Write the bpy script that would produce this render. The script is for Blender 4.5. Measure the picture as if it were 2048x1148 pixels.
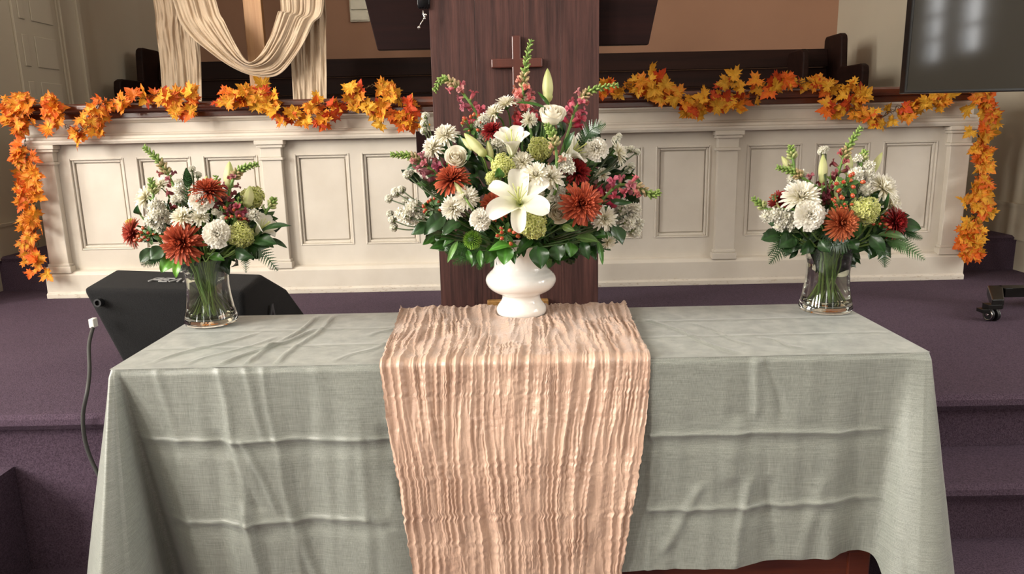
import bpy, bmesh, math, random
import numpy as np
from mathutils import Vector, Matrix, noise, Quaternion

for _o in list(bpy.data.objects): bpy.data.objects.remove(_o)
S = bpy.context.scene
COL = S.collection

# ------------------------------------------------------------------ camera
FPX = 1478.0
PITCH = math.atan(318 / FPX)
ROLL = 0.0212
CAM = Vector((0, 0, 1.29))
_F = Vector((0, math.cos(PITCH), -math.sin(PITCH)))
_R0 = Vector((1, 0, 0)); _U0 = Vector((0, math.sin(PITCH), math.cos(PITCH)))
_R = _R0 * math.cos(ROLL) - _U0 * math.sin(ROLL)
_U = _U0 * math.cos(ROLL) + _R0 * math.sin(ROLL)
cd = bpy.data.cameras.new('camera'); cam = bpy.data.objects.new('camera', cd); COL.objects.link(cam)
cd.sensor_width = 36; cd.lens = FPX / 2048 * 36; cd.clip_start = 0.05; cd.clip_end = 200
cam.matrix_world = Matrix(((_R.x, _U.x, -_F.x, CAM.x), (_R.y, _U.y, -_F.y, CAM.y), (_R.z, _U.z, -_F.z, CAM.z), (0, 0, 0, 1)))
S.camera = cam

def at(px, py, Y):
    """world point that the photo shows at pixel px,py if it stands at distance Y"""
    d = _F + _R * ((px - 1024) / FPX) - _U * ((py - 574) / FPX)
    return CAM + d * (Y / d.y)

# ------------------------------------------------------------------ world, light, exposure
w = bpy.data.worlds.new('sky'); S.world = w; w.use_nodes = True
bg = w.node_tree.nodes['Background']; bg.inputs[0].default_value = (0.80, 0.88, 1.0, 1); bg.inputs[1].default_value = 1.6
S.view_settings.view_transform = 'Standard'; S.view_settings.look = 'None'
S.view_settings.exposure = -0.06; S.view_settings.gamma = 1.0; S.view_settings.use_curve_mapping = False

def area(name, loc, size, power, color, direction):
    l = bpy.data.lights.new(name, 'AREA'); l.shape = 'RECTANGLE'; l.size = size[0]; l.size_y = size[1]
    l.energy = power; l.color = color
    o = bpy.data.objects.new(name, l); COL.objects.link(o); o.location = loc
    o.rotation_euler = Vector(direction).to_track_quat('-Z', 'Y').to_euler()
    return o
WARM = (1.0, 0.945, 0.87)
# windows: centre along the wall, half width, sill, head
WIN_L = [(1.15, .5, 1.5, 4.0), (-.75, .5, 1.5, 4.0), (-2.65, .5, 1.5, 4.0)]
WIN_R = [(1.15, .5, 1.5, 4.0), (-.30, .5, 1.5, 4.0), (-1.93, .17, 1.92, 3.9), (-2.55, .17, 1.86, 3.9)]
WIN_F = [(-2.4, .5, 1.4, 3.6), (2.0, .5, 1.4, 3.6)]
for (y, hw, z0, z1), pw in zip(WIN_L, (400, 540, 470)):
    area('daylight_left_window', (-5.12, y, (z0 + z1) / 2), (2 * hw, z1 - z0), pw, WARM, (1, 0.0, -0.10))
for (y, hw, z0, z1), pw in zip(WIN_R, (150, 70, 18, 18)):
    area('daylight_right_window', (5.0, y, (z0 + z1) / 2), (2 * hw, z1 - z0), pw, (1.0, 0.97, 0.92), (-1, 0.0, -0.05))
for (x, hw, z0, z1), pw in zip(WIN_F, (60, 14)):
    area('daylight_front_window', (x, -6.42, (z0 + z1) / 2), (2 * hw, z1 - z0), pw, (1, .96, .88), (0, 1, -.05))

# ------------------------------------------------------------------ materials
def lin(c):
    return tuple(((v / 255) / 12.92 if v / 255 <= .04045 else ((v / 255 + .055) / 1.055) ** 2.4) for v in c) + (1,)
MATS = {}
class NT:
    def __init__(s, name):
        s.m = bpy.data.materials.new(name); s.m.use_nodes = True; s.t = s.m.node_tree
        s.b = s.t.nodes['Principled BSDF']; MATS[name] = s.m; s.m.name = name
    def n(s, typ, **kw):
        x = s.t.nodes.new(typ)
        for k, v in kw.items():
            if hasattr(x, k): setattr(x, k, v)
            else: x.inputs[k].default_value = v
        return x
    def l(s, a, b): s.t.links.new(a, b)
    def coord(s, scale=(1, 1, 1), kind='Object'):
        tc = s.n('ShaderNodeTexCoord'); mp = s.n('ShaderNodeMapping'); mp.inputs['Scale'].default_value = scale
        s.l(tc.outputs[kind], mp.inputs['Vector']); return mp.outputs[0]
    def noise(s, scale, vec=None, detail=3, rough=.5):
        x = s.n('ShaderNodeTexNoise'); x.inputs['Scale'].default_value = scale; x.inputs['Detail'].default_value = detail
        x.inputs['Roughness'].default_value = rough
        if vec is not None: s.l(vec, x.inputs['Vector'])
        return x.outputs['Fac']
    def ramp(s, fac, stops):
        r = s.n('ShaderNodeValToRGB'); s.l(fac, r.inputs[0]); e = r.color_ramp.elements
        while len(e) < len(stops): e.new(0.5)
        for k, (p, c) in enumerate(stops): e[k].position = p; e[k].color = c
        return r.outputs[0]
    def bump(s, h, strength, dist=.002, normal=None):
        b = s.n('ShaderNodeBump'); b.inputs['Strength'].default_value = strength; b.inputs['Distance'].default_value = dist
        s.l(h, b.inputs['Height'])
        if normal is not None: s.l(normal, b.inputs['Normal'])
        return b.outputs[0]
def mat(name, col, rough=.6, var=.08, scale=12, bump=0, bscale=60, metal=0, **kw):
    t = NT(name); c = lin(col)
    v = t.coord()
    nz = t.noise(scale, v)
    lo = tuple(x * (1 - var) for x in c[:3]) + (1,); hi = tuple(min(1, x * (1 + var)) for x in c[:3]) + (1,)
    t.l(t.ramp(nz, [(.3, lo), (.7, hi)]), t.b.inputs['Base Color'])
    t.b.inputs['Roughness'].default_value = rough; t.b.inputs['Metallic'].default_value = metal
    if bump: t.l(t.bump(t.noise(bscale, v), bump), t.b.inputs['Normal'])
    for k, x in kw.items(): t.b.inputs[k.replace('_', ' ')].default_value = x
    return t.m
def wood(name, dark, light, axis='z', rough=.4, scale=1.0, coat=0, bump=.15, spec=.5):
    t = NT(name)
    sc = {'z': (14, 14, .7), 'x': (.7, 14, 14), 'y': (14, .7, 14)}[axis]
    v = t.coord(tuple(a * scale for a in sc))
    n1 = t.noise(2.2, v, 8, .7)
    t.l(t.ramp(n1, [(.28, lin(dark)), (.5, tuple((a + b) / 2 for a, b in zip(lin(dark), lin(light)))), (.72, lin(light))]), t.b.inputs['Base Color'])
    t.b.inputs['Roughness'].default_value = rough; t.b.inputs['Coat Weight'].default_value = coat; t.b.inputs['Specular IOR Level'].default_value = spec
    t.b.inputs['Coat Roughness'].default_value = .25
    n2 = t.noise(7, v, 4)
    t.l(t.bump(n2, bump, .002), t.b.inputs['Normal'])
    return t.m

def carpet_mat():
    t = NT('carpet'); v = t.coord()
    fine = t.noise(260, v, 3, .75); big = t.noise(1.7, v, 3)
    c = t.ramp(fine, [(.3, lin((54, 41, 54))), (.7, lin((106, 88, 104)))])
    mx = t.n('ShaderNodeMix', data_type='RGBA', blend_type='MULTIPLY'); mx.inputs[0].default_value = 1
    t.l(c, mx.inputs[6]); t.l(t.ramp(big, [(.3, (.86, .84, .86, 1)), (.7, (1, 1, 1, 1))]), mx.inputs[7])
    t.l(mx.outputs[2], t.b.inputs['Base Color']); t.b.inputs['Roughness'].default_value = .95
    t.b.inputs['Specular IOR Level'].default_value = .2
    t.l(t.bump(fine, .9, .004), t.b.inputs['Normal'])
carpet_mat()
def paint_mat():
    t = NT('cream_paint'); v = t.coord()
    n = t.noise(5, v, 4); c = t.ramp(n, [(.3, lin((203, 194, 180))), (.7, lin((215, 207, 194)))])
    # scuffs and chipped spots low on the base board
    chip = t.noise(34, t.coord((1, 1, 5)), 5, .7)
    sx = t.n('ShaderNodeSeparateXYZ'); tc = t.n('ShaderNodeTexCoord'); t.l(tc.outputs['Object'], sx.inputs[0])
    lo = t.n('ShaderNodeMapRange'); lo.inputs['From Min'].default_value = .56; lo.inputs['From Max'].default_value = .50
    t.l(sx.outputs['Z'], lo.inputs['Value'])
    thr = t.n('ShaderNodeMath', operation='GREATER_THAN'); thr.inputs[1].default_value = .60; t.l(chip, thr.inputs[0])
    mul = t.n('ShaderNodeMath', operation='MULTIPLY'); t.l(thr.outputs[0], mul.inputs[0]); t.l(lo.outputs[0], mul.inputs[1])
    mx = t.n('ShaderNodeMix', data_type='RGBA'); t.l(mul.outputs[0], mx.inputs[0]); t.l(c, mx.inputs[6])
    mx.inputs[7].default_value = lin((150, 128, 100))
    t.l(mx.outputs[2], t.b.inputs['Base Color']); t.b.inputs['Roughness'].default_value = .42
    t.l(t.bump(t.noise(30, v, 3), .08), t.b.inputs['Normal'])
paint_mat()
mat('back_wall_paint', (150, 112, 88), .85, .04, 3, .1, 90)
mat('side_wall_paint', (180, 170, 150), .8, .03, 2, .08, 90)
mat('ceiling_paint', (225, 220, 210), .9, .02, 2)
wood('pulpit_wood', (26, 13, 14), (88, 56, 50), 'z', .6, 1.4, 0, .5, .3)
wood('pulpit_dark_wood', (18, 8, 8), (36, 17, 15), 'x', .7, 1.0, 0, .1, .1)
wood('cross_wood', (62, 26, 20), (92, 42, 32), 'z', .28, 1.0, .4, .05)
wood('rail_wood', (60, 26, 16), (112, 56, 34), 'x', .25, .7, .5, .05)
wood('pew_wood', (20, 9, 7), (42, 22, 16), 'x', .6, .6, 0, .05, .15)
wood('pale_wood', (168, 120, 78), (206, 162, 116), 'z', .5, .8)
wood('golden_wood', (120, 84, 44), (172, 130, 74), 'y', .4, 1.2)
wood('table_wood', (66, 28, 16), (110, 52, 30), 'x', .3, .7, .3, .05)
mat('black_plastic', (16, 16, 18), .4, .1); mat('black_metal', (20, 19, 19), .35, .1, metal=.3)
mat('tv_frame', (12, 12, 13), .3, .1)
mat('chrome', (210, 205, 198), .12, .02, metal=1)
mat('rubber', (60, 60, 58), .6); mat('white_plastic', (214, 208, 188), .45); mat('tag_white', (230, 228, 220), .6)
mat('logo_grey', (150, 150, 150), .4); mat('dim_grey', (58, 58, 60), .5)
t = NT('tv_screen'); t.b.inputs['Base Color'].default_value = lin((10, 10, 11)); t.b.inputs['Roughness'].default_value = .075
t.b.inputs['IOR'].default_value = 1.75
t.l(t.bump(t.noise(1.4, t.coord(), 1), .05, .02), t.b.inputs['Normal'])
t = NT('speaker_carpet'); fz = t.noise(300, t.coord(), 3, .7)
t.l(t.ramp(fz, [(.35, lin((4, 4, 5))), (.66, lin((14, 14, 16))), (.74, lin((52, 52, 54)))]), t.b.inputs['Base Color'])
t.b.inputs['Roughness'].default_value = .95; t.l(t.bump(fz, .9, .004), t.b.inputs['Normal'])
t = NT('urn_ceramic'); nz = t.noise(3, t.coord((1, 1, 6)), 3)
t.l(t.ramp(nz, [(.3, lin((232, 230, 226))), (.7, lin((240, 238, 233)))]), t.b.inputs['Base Color'])
t.b.inputs['Roughness'].default_value = .14; t.b.inputs['Coat Weight'].default_value = .5; t.b.inputs['Subsurface Weight'].default_value = .1
t.b.inputs['Subsurface Radius'].default_value = (.01, .01, .01)
def cloth_mat():
    t = NT('sage_cloth')
    a = t.noise(1, t.coord((24, 24, 1400)), 3, .6); b = t.noise(1, t.coord((1400, 1400, 24)), 3, .6)
    ad = t.n('ShaderNodeMath', operation='ADD'); t.l(a, ad.inputs[0]); t.l(b, ad.inputs[1])
    hf = t.n('ShaderNodeMath', operation='MULTIPLY'); hf.inputs[1].default_value = .5; t.l(ad.outputs[0], hf.inputs[0])
    t.l(t.ramp(hf.outputs[0], [(.36, lin((106, 110, 103))), (.52, lin((136, 140, 132))), (.64, lin((156, 159, 150)))]), t.b.inputs['Base Color'])
    t.b.inputs['Roughness'].default_value = .42; t.b.inputs['Sheen Weight'].default_value = .3; t.b.inputs['Sheen Roughness'].default_value = .4
    t.b.inputs['Specular IOR Level'].default_value = .6
    t.l(t.bump(hf.outputs[0], .25, .001), t.b.inputs['Normal'])
cloth_mat()
def satin(name, a, b, rough, bs):
    t = NT(name); n = t.noise(9, t.coord(), 3)
    t.l(t.ramp(n, [(.3, lin(a)), (.7, lin(b))]), t.b.inputs['Base Color'])
    t.b.inputs['Roughness'].default_value = rough; t.b.inputs['Sheen Weight'].default_value = .3; t.b.inputs['Specular IOR Level'].default_value = .6
    b1 = t.bump(t.noise(1, t.coord((260, 60, 40)), 4), bs, .002)
    t.l(t.bump(t.noise(1, t.coord((70, 300, 330)), 3, .6), bs * .7, .0016, b1), t.b.inputs['Normal'])
satin('peach_satin', (184, 150, 129), (202, 170, 148), .36, .7)
satin('drape_gauze', (190, 166, 138), (206, 184, 156), .7, .6)
def glass(name, ior, col=(1, 1, 1, 1), rough=0):
    """clear glass that lets daylight through"""
    t = NT(name); t.t.nodes.remove(t.b)
    g = t.n('ShaderNodeBsdfGlossy'); g.inputs['Roughness'].default_value = .02
    tr = t.n('ShaderNodeBsdfTransparent'); tr.inputs[0].default_value = col
    mx = t.n('ShaderNodeMixShader'); mx.inputs[0].default_value = .06; t.l(tr.outputs[0], mx.inputs[1]); t.l(g.outputs[0], mx.inputs[2])
    t.l(mx.outputs[0], t.t.nodes['Material Output'].inputs[0])
glass('window_glass', 1.4)
t = NT('vase_glass'); t.b.inputs['Base Color'].default_value = (.95, .97, .95, 1); t.b.inputs['Roughness'].default_value = 0
t.b.inputs['Transmission Weight'].default_value = 1; t.b.inputs['IOR'].default_value = 1.45
t = NT('water'); t.b.inputs['Base Color'].default_value = (.93, .96, .86, 1); t.b.inputs['Roughness'].default_value = 0
t.b.inputs['Transmission Weight'].default_value = 1; t.b.inputs['IOR'].default_value = 1.2
def attr_mat(name, rough=.5, sss=.0, trans=0, noise_amt=.1, spec=.4):
    """colour comes from the dye stored with each vertex"""
    t = NT(name); at_ = t.n('ShaderNodeAttribute'); at_.attribute_name = 'dye'
    n = t.noise(160, t.coord(), 2); mx = t.n('ShaderNodeMix', data_type='RGBA', blend_type='MULTIPLY'); mx.inputs[0].default_value = 1
    t.l(at_.outputs['Color'], mx.inputs[6]); t.l(t.ramp(n, [(.3, (1 - noise_amt,) * 3 + (1,)), (.7, (1, 1, 1, 1))]), mx.inputs[7])
    t.l(mx.outputs[2], t.b.inputs['Base Color']); t.b.inputs['Roughness'].default_value = rough
    t.b.inputs['Specular IOR Level'].default_value = spec
    if sss:
        tl = t.n('ShaderNodeBsdfTranslucent'); t.l(mx.outputs[2], tl.inputs[0])
        ms = t.n('ShaderNodeMixShader'); ms.inputs[0].default_value = sss
        t.l(t.b.outputs[0], ms.inputs[1]); t.l(tl.outputs[0], ms.inputs[2]); t.l(ms.outputs[0], t.t.nodes['Material Output'].inputs[0])
attr_mat('petal', .55, .32); attr_mat('silk_leaf', .6, .25, noise_amt=.15); attr_mat('green_leaf', .32, .08, noise_amt=.18, spec=.5)
attr_mat('plant_stem', .5, 0, noise_amt=.2); attr_mat('berry', .25, 0, spec=.6)

# ------------------------------------------------------------------ mesh helpers
class MB:
    def __init__(s): s.v = []; s.f = []; s.mi = []; s.c = []; s.cur = 0; s.col = (1, 1, 1)
    def add(s, vs, fs, cols=None):
        o = len(s.v); s.v += [tuple(p) for p in vs]
        s.c += [tuple(c) for c in cols] if cols is not None else [s.col] * len(vs)
        for q in fs: s.f.append(tuple(i + o for i in q)); s.mi.append(s.cur)
        return s
    def box(s, x0, x1, y0, y1, z0, z1):
        v = [(x, y, z) for x in (x0, x1) for y in (y0, y1) for z in (z0, z1)]
        return s.add(v, [(0, 1, 3, 2), (4, 6, 7, 5), (0, 4, 5, 1), (2, 3, 7, 6), (0, 2, 6, 4), (1, 5, 7, 3)])
    def prism(s, pts, y0, y1):            # outline in x,z pulled along y
        n = len(pts); v = [(x, y0, z) for x, z in pts] + [(x, y1, z) for x, z in pts]
        return s.add(v, [tuple(range(n)), tuple(range(2 * n - 1, n - 1, -1))] + [(i, i + n, (i + 1) % n + n, (i + 1) % n) for i in range(n)])
    def prism_x(s, pts, x0, x1):          # outline in y,z pulled along x
        n = len(pts); v = [(x0, y, z) for y, z in pts] + [(x1, y, z) for y, z in pts]
        return s.add(v, [tuple(range(n - 1, -1, -1)), tuple(range(n, 2 * n))] + [(i, (i + 1) % n, (i + 1) % n + n, i + n) for i in range(n)])
    def lathe(s, prof, c=(0, 0, 0), n=48, axis=None, cap=False, close=False):
        v = []; f = []; m = len(prof)
        q = Vector((0, 0, 1)).rotation_difference(Vector(axis)) if axis is not None else None
        for r, z in prof:
            for k in range(n):
                a = 2 * math.pi * k / n; p = Vector((r * math.cos(a), r * math.sin(a), z))
                if q: p = q @ p
                v.append((p.x + c[0], p.y + c[1], p.z + c[2]))
        for i in range(m - 1):
            for k in range(n): k2 = (k + 1) % n; f.append((i * n + k, i * n + k2, (i + 1) * n + k2, (i + 1) * n + k))
        if cap: f.append(tuple(range(n - 1, -1, -1))); f.append(tuple((m - 1) * n + k for k in range(n)))
        if close:
            for k in range(n): k2 = (k + 1) % n; f.append(((m - 1) * n + k, (m - 1) * n + k2, k2, k))
        return s.add(v, f)
    def tube(s, pts, r, n=8, cols=None, cap=True):
        pts = [Vector(p) for p in pts]; m = len(pts)
        rs = r if isinstance(r, (list, tuple)) else [r] * m
        v = []; f = []; cc = []; up = Vector((0, 0, 1)); prev = None
        for i, p in enumerate(pts):
            d = (pts[min(i + 1, m - 1)] - pts[max(i - 1, 0)])
            d = d.normalized() if d.length > 1e-9 else Vector((0, 0, 1))
            if prev is None: a = d.orthogonal().normalized()
            else:
                a = prev - d * prev.dot(d); a = a.normalized() if a.length > 1e-6 else d.orthogonal().normalized()
            prev = a; b = d.cross(a)
            for k in range(n):
                t = 2 * math.pi * k / n; v.append(p + (a * math.cos(t) + b * math.sin(t)) * rs[i]); cc.append(cols[i] if cols else s.col)
        for i in range(m - 1):
            for k in range(n): k2 = (k + 1) % n; f.append((i * n + k, i * n + k2, (i + 1) * n + k2, (i + 1) * n + k))
        if cap: f.append(tuple(range(n - 1, -1, -1))); f.append(tuple((m - 1) * n + k for k in range(n)))
        return s.add(v, f, cc)
    def ball(s, c, r, n=8, m=6, axis=None, cols=None):
        """ellipsoid, r = (rx,ry,rz), local z along axis"""
        q = Vector((0, 0, 1)).rotation_difference(Vector(axis)) if axis is not None else Quaternion()
        v = []; f = []; c = Vector(c); cc = []
        for i in range(m + 1):
            t = math.pi * i / m
            for k in range(n):
                a = 2 * math.pi * k / n
                v.append(c + q @ Vector((r[0] * math.sin(t) * math.cos(a), r[1] * math.sin(t) * math.sin(a), -r[2] * math.cos(t))))
                cc.append(s.col if cols is None else tuple(cols[0][j] * (1 - i / m) + cols[1][j] * i / m for j in range(3)))
        for i in range(m):
            for k in range(n): k2 = (k + 1) % n; f.append((i * n + k, i * n + k2, (i + 1) * n + k2, (i + 1) * n + k))
        return s.add(v, f, cc)
    def grid(s, fn, nu, nv, colfn=None):
        v = []; c = []
        for j in range(nv):
            for i in range(nu):
                u = i / (nu - 1); t = j / (nv - 1); v.append(fn(u, t)); c.append(colfn(u, t) if colfn else s.col)
        return s.add(v, [(j * nu + i, j * nu + i + 1, (j + 1) * nu + i + 1, (j + 1) * nu + i) for j in range(nv - 1) for i in range(nu - 1)], c)
    def mesh(s, name, mats, smooth=False):
        me = bpy.data.meshes.new(name); me.from_pydata(s.v, [], s.f)
        for m in mats: me.materials.append(MATS[m])
        me.polygons.foreach_set('material_index', s.mi)
        if smooth: me.polygons.foreach_set('use_smooth', [True] * len(s.f))
        if any(c != (1, 1, 1) for c in s.c[:50]) or s.col != (1, 1, 1):
            a = me.color_attributes.new('dye', 'FLOAT_COLOR', 'POINT')
            a.data.foreach_set('color', np.array([list(c) + [1.0] for c in s.c], dtype=np.float32).ravel())
        me.update(); return me
    def build(s, name, mats, parent=None, smooth=False, bevel=0, loc=None):
        if isinstance(mats, str): mats = [mats]
        o = bpy.data.objects.new(name, s.mesh(name, mats, smooth)); COL.objects.link(o)
        if parent is not None:
            o.parent = parent; o.matrix_parent_inverse = parent.matrix_basis.inverted()
        if bevel:
            b = o.modifiers.new('bevel', 'BEVEL'); b.width = bevel; b.segments = 2; b.limit_method = 'ANGLE'
        return o
def tag(o, label, cat, group=None):
    o['label'] = label; o['category'] = cat
    if group: o['group'] = group
    return o
def thing(name, label, cat, loc=(0, 0, 0), group=None):
    o = bpy.data.objects.new(name, None); COL.objects.link(o); o.location = loc; o.empty_display_size = .05
    return tag(o, label, cat, group)
def struct(o): o['kind'] = 'structure'; return o
def smoothstep(a, b, x):
    t = max(0, min(1, (x - a) / (b - a))); return t * t * (3 - 2 * t)
def catmull(pts, n):
    pts = [Vector(p) for p in pts]; out = []; m = len(pts) - 1
    for i in range(m):
        p0 = pts[max(i - 1, 0)]; p1 = pts[i]; p2 = pts[i + 1]; p3 = pts[min(i + 2, m)]
        for k in range(n):
            t = k / n
            out.append(.5 * ((2 * p1) + (p2 - p0) * t + (2 * p0 - 5 * p1 + 4 * p2 - p3) * t * t + (3 * p1 - p0 - 3 * p2 + p3) * t ** 3))
    out.append(pts[-1]); return out

# ================================================================== THE ROOM
ZP, ZR = 0.51, 0.69      # platform, choir level
struct(MB().box(-5, 5, -6.2, 2.06, -.1, 0).build('floor', 'carpet'))
struct(MB().box(-5.2, 5.2, -6.2, 6.4, 4.4, 4.5).build('ceiling', 'ceiling_paint'))
pl = MB()      # platform block with a rounded nosing
pl.prism_x([(2.04, 0), (2.04, .455), (2.015, .463), (2.003, .48), (2.005, .497), (2.02, .508), (2.04, ZP), (3.8, ZP), (3.8, 0)], -4.9, 4.9)
pl.build('platform', 'carpet', smooth=False); struct(bpy.data.objects['platform']); bpy.data.objects['platform'].name = 'trim_1'
ch = MB().prism_x([(3.8, 0), (3.8, .66), (3.79, .68), (3.81, ZR), (6.2, ZR), (6.2, 0)], -2.8, 2.8)
struct(ch.build('trim_2', 'carpet'))
for k, (xa, xb) in enumerate(((1.10, 3.2), (-3.4, -1.487))):      # carpeted steps either side of the table
    pr = [(1.585, 0)]
    for (yn, zt) in ((1.555, .17), (1.79, .34)):
        pr += [(yn + .03, zt - .05), (yn + .008, zt - .042), (yn - .003, zt - .025), (yn, zt - .01), (yn + .015, zt), (yn + .265 if zt < .2 else 2.036, zt)]
    pr.append((2.036, 0))
    struct(MB().prism_x(pr, xa, xb).build('trim_%d' % (3 + k), 'carpet'))
# walls
struct(MB().box(-5.2, 5.2, 6.17, 6.3, 0, 4.4).build('wall_back', 'back_wall_paint'))
wl = MB().box(-2.9, -2.67, 3.4, 5.69, ZR - .3, 4.4).box(-2.9, -2.73, 5.69, 6.17, ZR - .3, 4.4).box(-5.0, -2.67, 3.3, 3.4, ZP - .02, 4.4)
struct(wl.build('wall_left', 'side_wall_paint'))
wr = MB().box(2.63, 2.9, 3.4, 6.17, ZR - .3, 4.4).box(2.63, 5.0, 3.3, 3.4, ZP - .02, 4.4)
struct(wr.build('wall_right', 'side_wall_paint'))
struct(MB().box(2.612, 2.628, 3.4, 6.17, ZR - .02, .84).box(2.606, 2.63, 3.4, 6.17, .84, .855).build('baseboard_right', 'side_wall_paint'))
struct(MB().box(-2.67, -2.65, 3.4, 4.20, ZR - .02, .84).box(-2.67, -2.645, 3.4, 4.20, .84, .855).build('baseboard_left', 'side_wall_paint'))
struct(MB().box(2.60, 2.63, 5.0, 5.035, ZR, 4.3).build('trim_5', 'ceiling_paint', bevel=.004))
def nave_wall(name, swap, sgn, wins, y0, y1):
    m = MB(); a0, a1 = sorted((sgn[0], sgn[1])); y = y0
    bx = (lambda p, q, z0, z1: m.box(a0, a1, p, q, z0, z1)) if not swap else (lambda p, q, z0, z1: m.box(p, q, a0, a1, z0, z1))
    for c, hw, zb, zt in sorted(wins):
        bx(y, c - hw, 0, 4.4); bx(c - hw, c + hw, 0, zb); bx(c - hw, c + hw, zt, 4.4); y = c + hw
    bx(y, y1, 0, 4.4); return struct(m.build(name, 'side_wall_paint'))
nave_wall('wall_nave_left', False, (-4.9, -5.1), WIN_L, -6.2, 3.4); nave_wall('wall_nave_right', False, (4.9, 4.97), WIN_R, -6.2, 3.4); nave_wall('wall_front', True, (-6.2, -6.4), WIN_F, -5.1, 5.1)
wn = 0
for face, wins in (((-4.95, False), WIN_L), ((4.94, False), WIN_R), ((-6.25, True), WIN_F)):
    for c, hw, zb, zt in wins:
        wn += 1; m = MB(); g = MB(); f, sw = face
        bx = lambda mm, p, q, z0, z1, t: (mm.box(p, q, f - t, f + t, z0, z1) if sw else mm.box(f - t, f + t, p, q, z0, z1))
        for yy in ((-hw, -.02, hw - .04) if hw > .3 else (-hw, hw - .03)): bx(m, c + yy, c + yy + .04, zb, zt, .02)
        nk = round((zt - zb) / (.4 if hw > .3 else .27))
        for k in range(nk + 1): z = zb + k * (zt - zb - .04) / nk; bx(m, c - hw, c + hw, z, z + .04, .014)
        bx(g, c - hw, c + hw, zb, zt, .002)
        o = struct(m.build('window_%d' % wn, 'ceiling_paint')); g.build('window_pane', 'window_glass', o)
# panelled door in the left wall
dr = MB().box(-2.67, -2.645, 4.61, 4.86, ZR, 3.1).box(-2.67, -2.635, 4.63, 4.66, ZR, 3.1).box(-2.67, -2.63, 4.80, 4.84, ZR, 3.1)
struct(dr.build('trim_6', 'side_wall_paint', bevel=.004))
d = MB().box(-2.67, -2.655, 4.21, 4.61, ZR, 3.0)
for z0, z1 in ((.85, 1.60), (1.68, 1.85), (1.93, 2.9)):
    for ya, yb in ((4.25, 4.30), (4.36, 4.56)):
        d.box(-2.655, -2.648, ya, yb, z0, z1)
dd = struct(d.build('door_1', 'side_wall_paint', bevel=.004))

# ================================================================== CHOIR RAIL (panelled barrier)
YB = 3.63
rail = thing('choir_rail', 'long cream panelled choir rail with pilasters and a dark wooden cap, behind the table', 'railing', (0, YB, ZP))
XL, XR = -2.29, 2.225
b = MB(); b.box(XL + .01, XR - .01, YB + .02, YB + .14, ZP + .02, 1.37)
panels = []; pil = [-2.23, -1.14, -.05, 1.05, 2.165]
for a, c in zip(pil[:-1], pil[1:]):
    w_ = c - a; x = a + .10
    for k in range(3):
        panels.append((x, x + .266)); x += .266 + .058 + (0.0 if w_ < 1.1 else .006)
# rails and stiles proud of the field so the panels sit in a recess
zs0, zs1 = .742, 1.188
b.box(XL + .01, XR - .01, YB, YB + .02, .64, zs0); b.box(XL + .01, XR - .01, YB, YB + .02, zs1, 1.37)
xs = [XL + .01] + [v for p in panels for v in p] + [XR - .01]
for k in range(0, len(xs), 2): b.box(xs[k], xs[k + 1], YB, YB + .02, zs0, zs1)
b.build('body', 'cream_paint', rail)
for (x0, x1) in panels:
    m = MB(); g = .026      # moulding ring + raised field
    for (q0, q1, y0, y1) in ((0, .008, YB - .004, YB + .0195), (.008, .020, YB + .006, YB + .0195)):
        m.box(x0 + q0, x0 + q1, y0, y1, zs0 + q0, zs1 - q0); m.box(x1 - q1, x1 - q0, y0, y1, zs0 + q0, zs1 - q0)
        m.box(x0 + q1, x1 - q1, y0, y1, zs0 + q0, zs0 + q1); m.box(x0 + q1, x1 - q1, y0, y1, zs1 - q1, zs1 - q0)
    m.box(x0 + g, x1 - g, YB + .012, YB + .0195, zs0 + g, zs1 - g)
    m.build('panel', 'cream_paint', rail, bevel=.003)
for x in pil:
    m = MB(); h = .048
    m.box(x - h, x + h, YB - .035, YB, .68, 1.165)
    m.box(x - h - .012, x + h + .012, YB - .045, YB, .635, .668); m.box(x - h - .006, x + h + .006, YB - .040, YB, .668, .682)
    m.box(x - h - .010, x + h + .010, YB - .045, YB, 1.163, 1.176); m.box(x - h - .002, x + h + .002, YB - .037, YB, 1.176, 1.225)
    m.box(x - h - .014, x + h + .014, YB - .050, YB, 1.222, 1.236); m.box(x - h - .022, x + h + .022, YB - .058, YB, 1.236, 1.256)
    m.build('pilaster', 'cream_paint', rail, bevel=.003)
m = MB(); m.prism_x([(YB - .055, ZP), (YB - .055, ZP + .022), (YB - .045, ZP + .03), (YB - .042, .625), (YB - .03, .64), (YB, .645), (YB + .14, .645), (YB + .14, ZP)], XL - .012, XR + .012)
m.build('baseboard', 'cream_paint', rail, bevel=.002)
m = MB(); m.prism_x([(YB, 1.256), (YB - .055, 1.256), (YB - .060, 1.268), (YB - .060, 1.276), (YB - .048, 1.280), (YB - .044, 1.292), (YB - .028, 1.297), (YB - .022, 1.305), (YB, 1.308)], XL - .03, XR + .03)
m.prism_x([(YB, 1.352), (YB - .02, 1.352), (YB - .028, 1.360), (YB - .038, 1.364), (YB - .040, 1.373), (YB, 1.373)], XL - .012, XR + .012)
m.box(XL, XR, YB - .012, YB, 1.30, 1.373)
m.build('cornice', 'cream_paint', rail, bevel=.002)
m = MB(); m.prism_x([(YB - .045, 1.373), (YB - .045, 1.398), (YB - .062, 1.404), (YB - .072, 1.414), (YB - .072, 1.432), (YB - .064, 1.442), (YB + .17, 1.442), (YB + .17, 1.373)], XL - .035, XR + .035)
m.build('cap', 'rail_wood', rail, bevel=.003)

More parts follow.
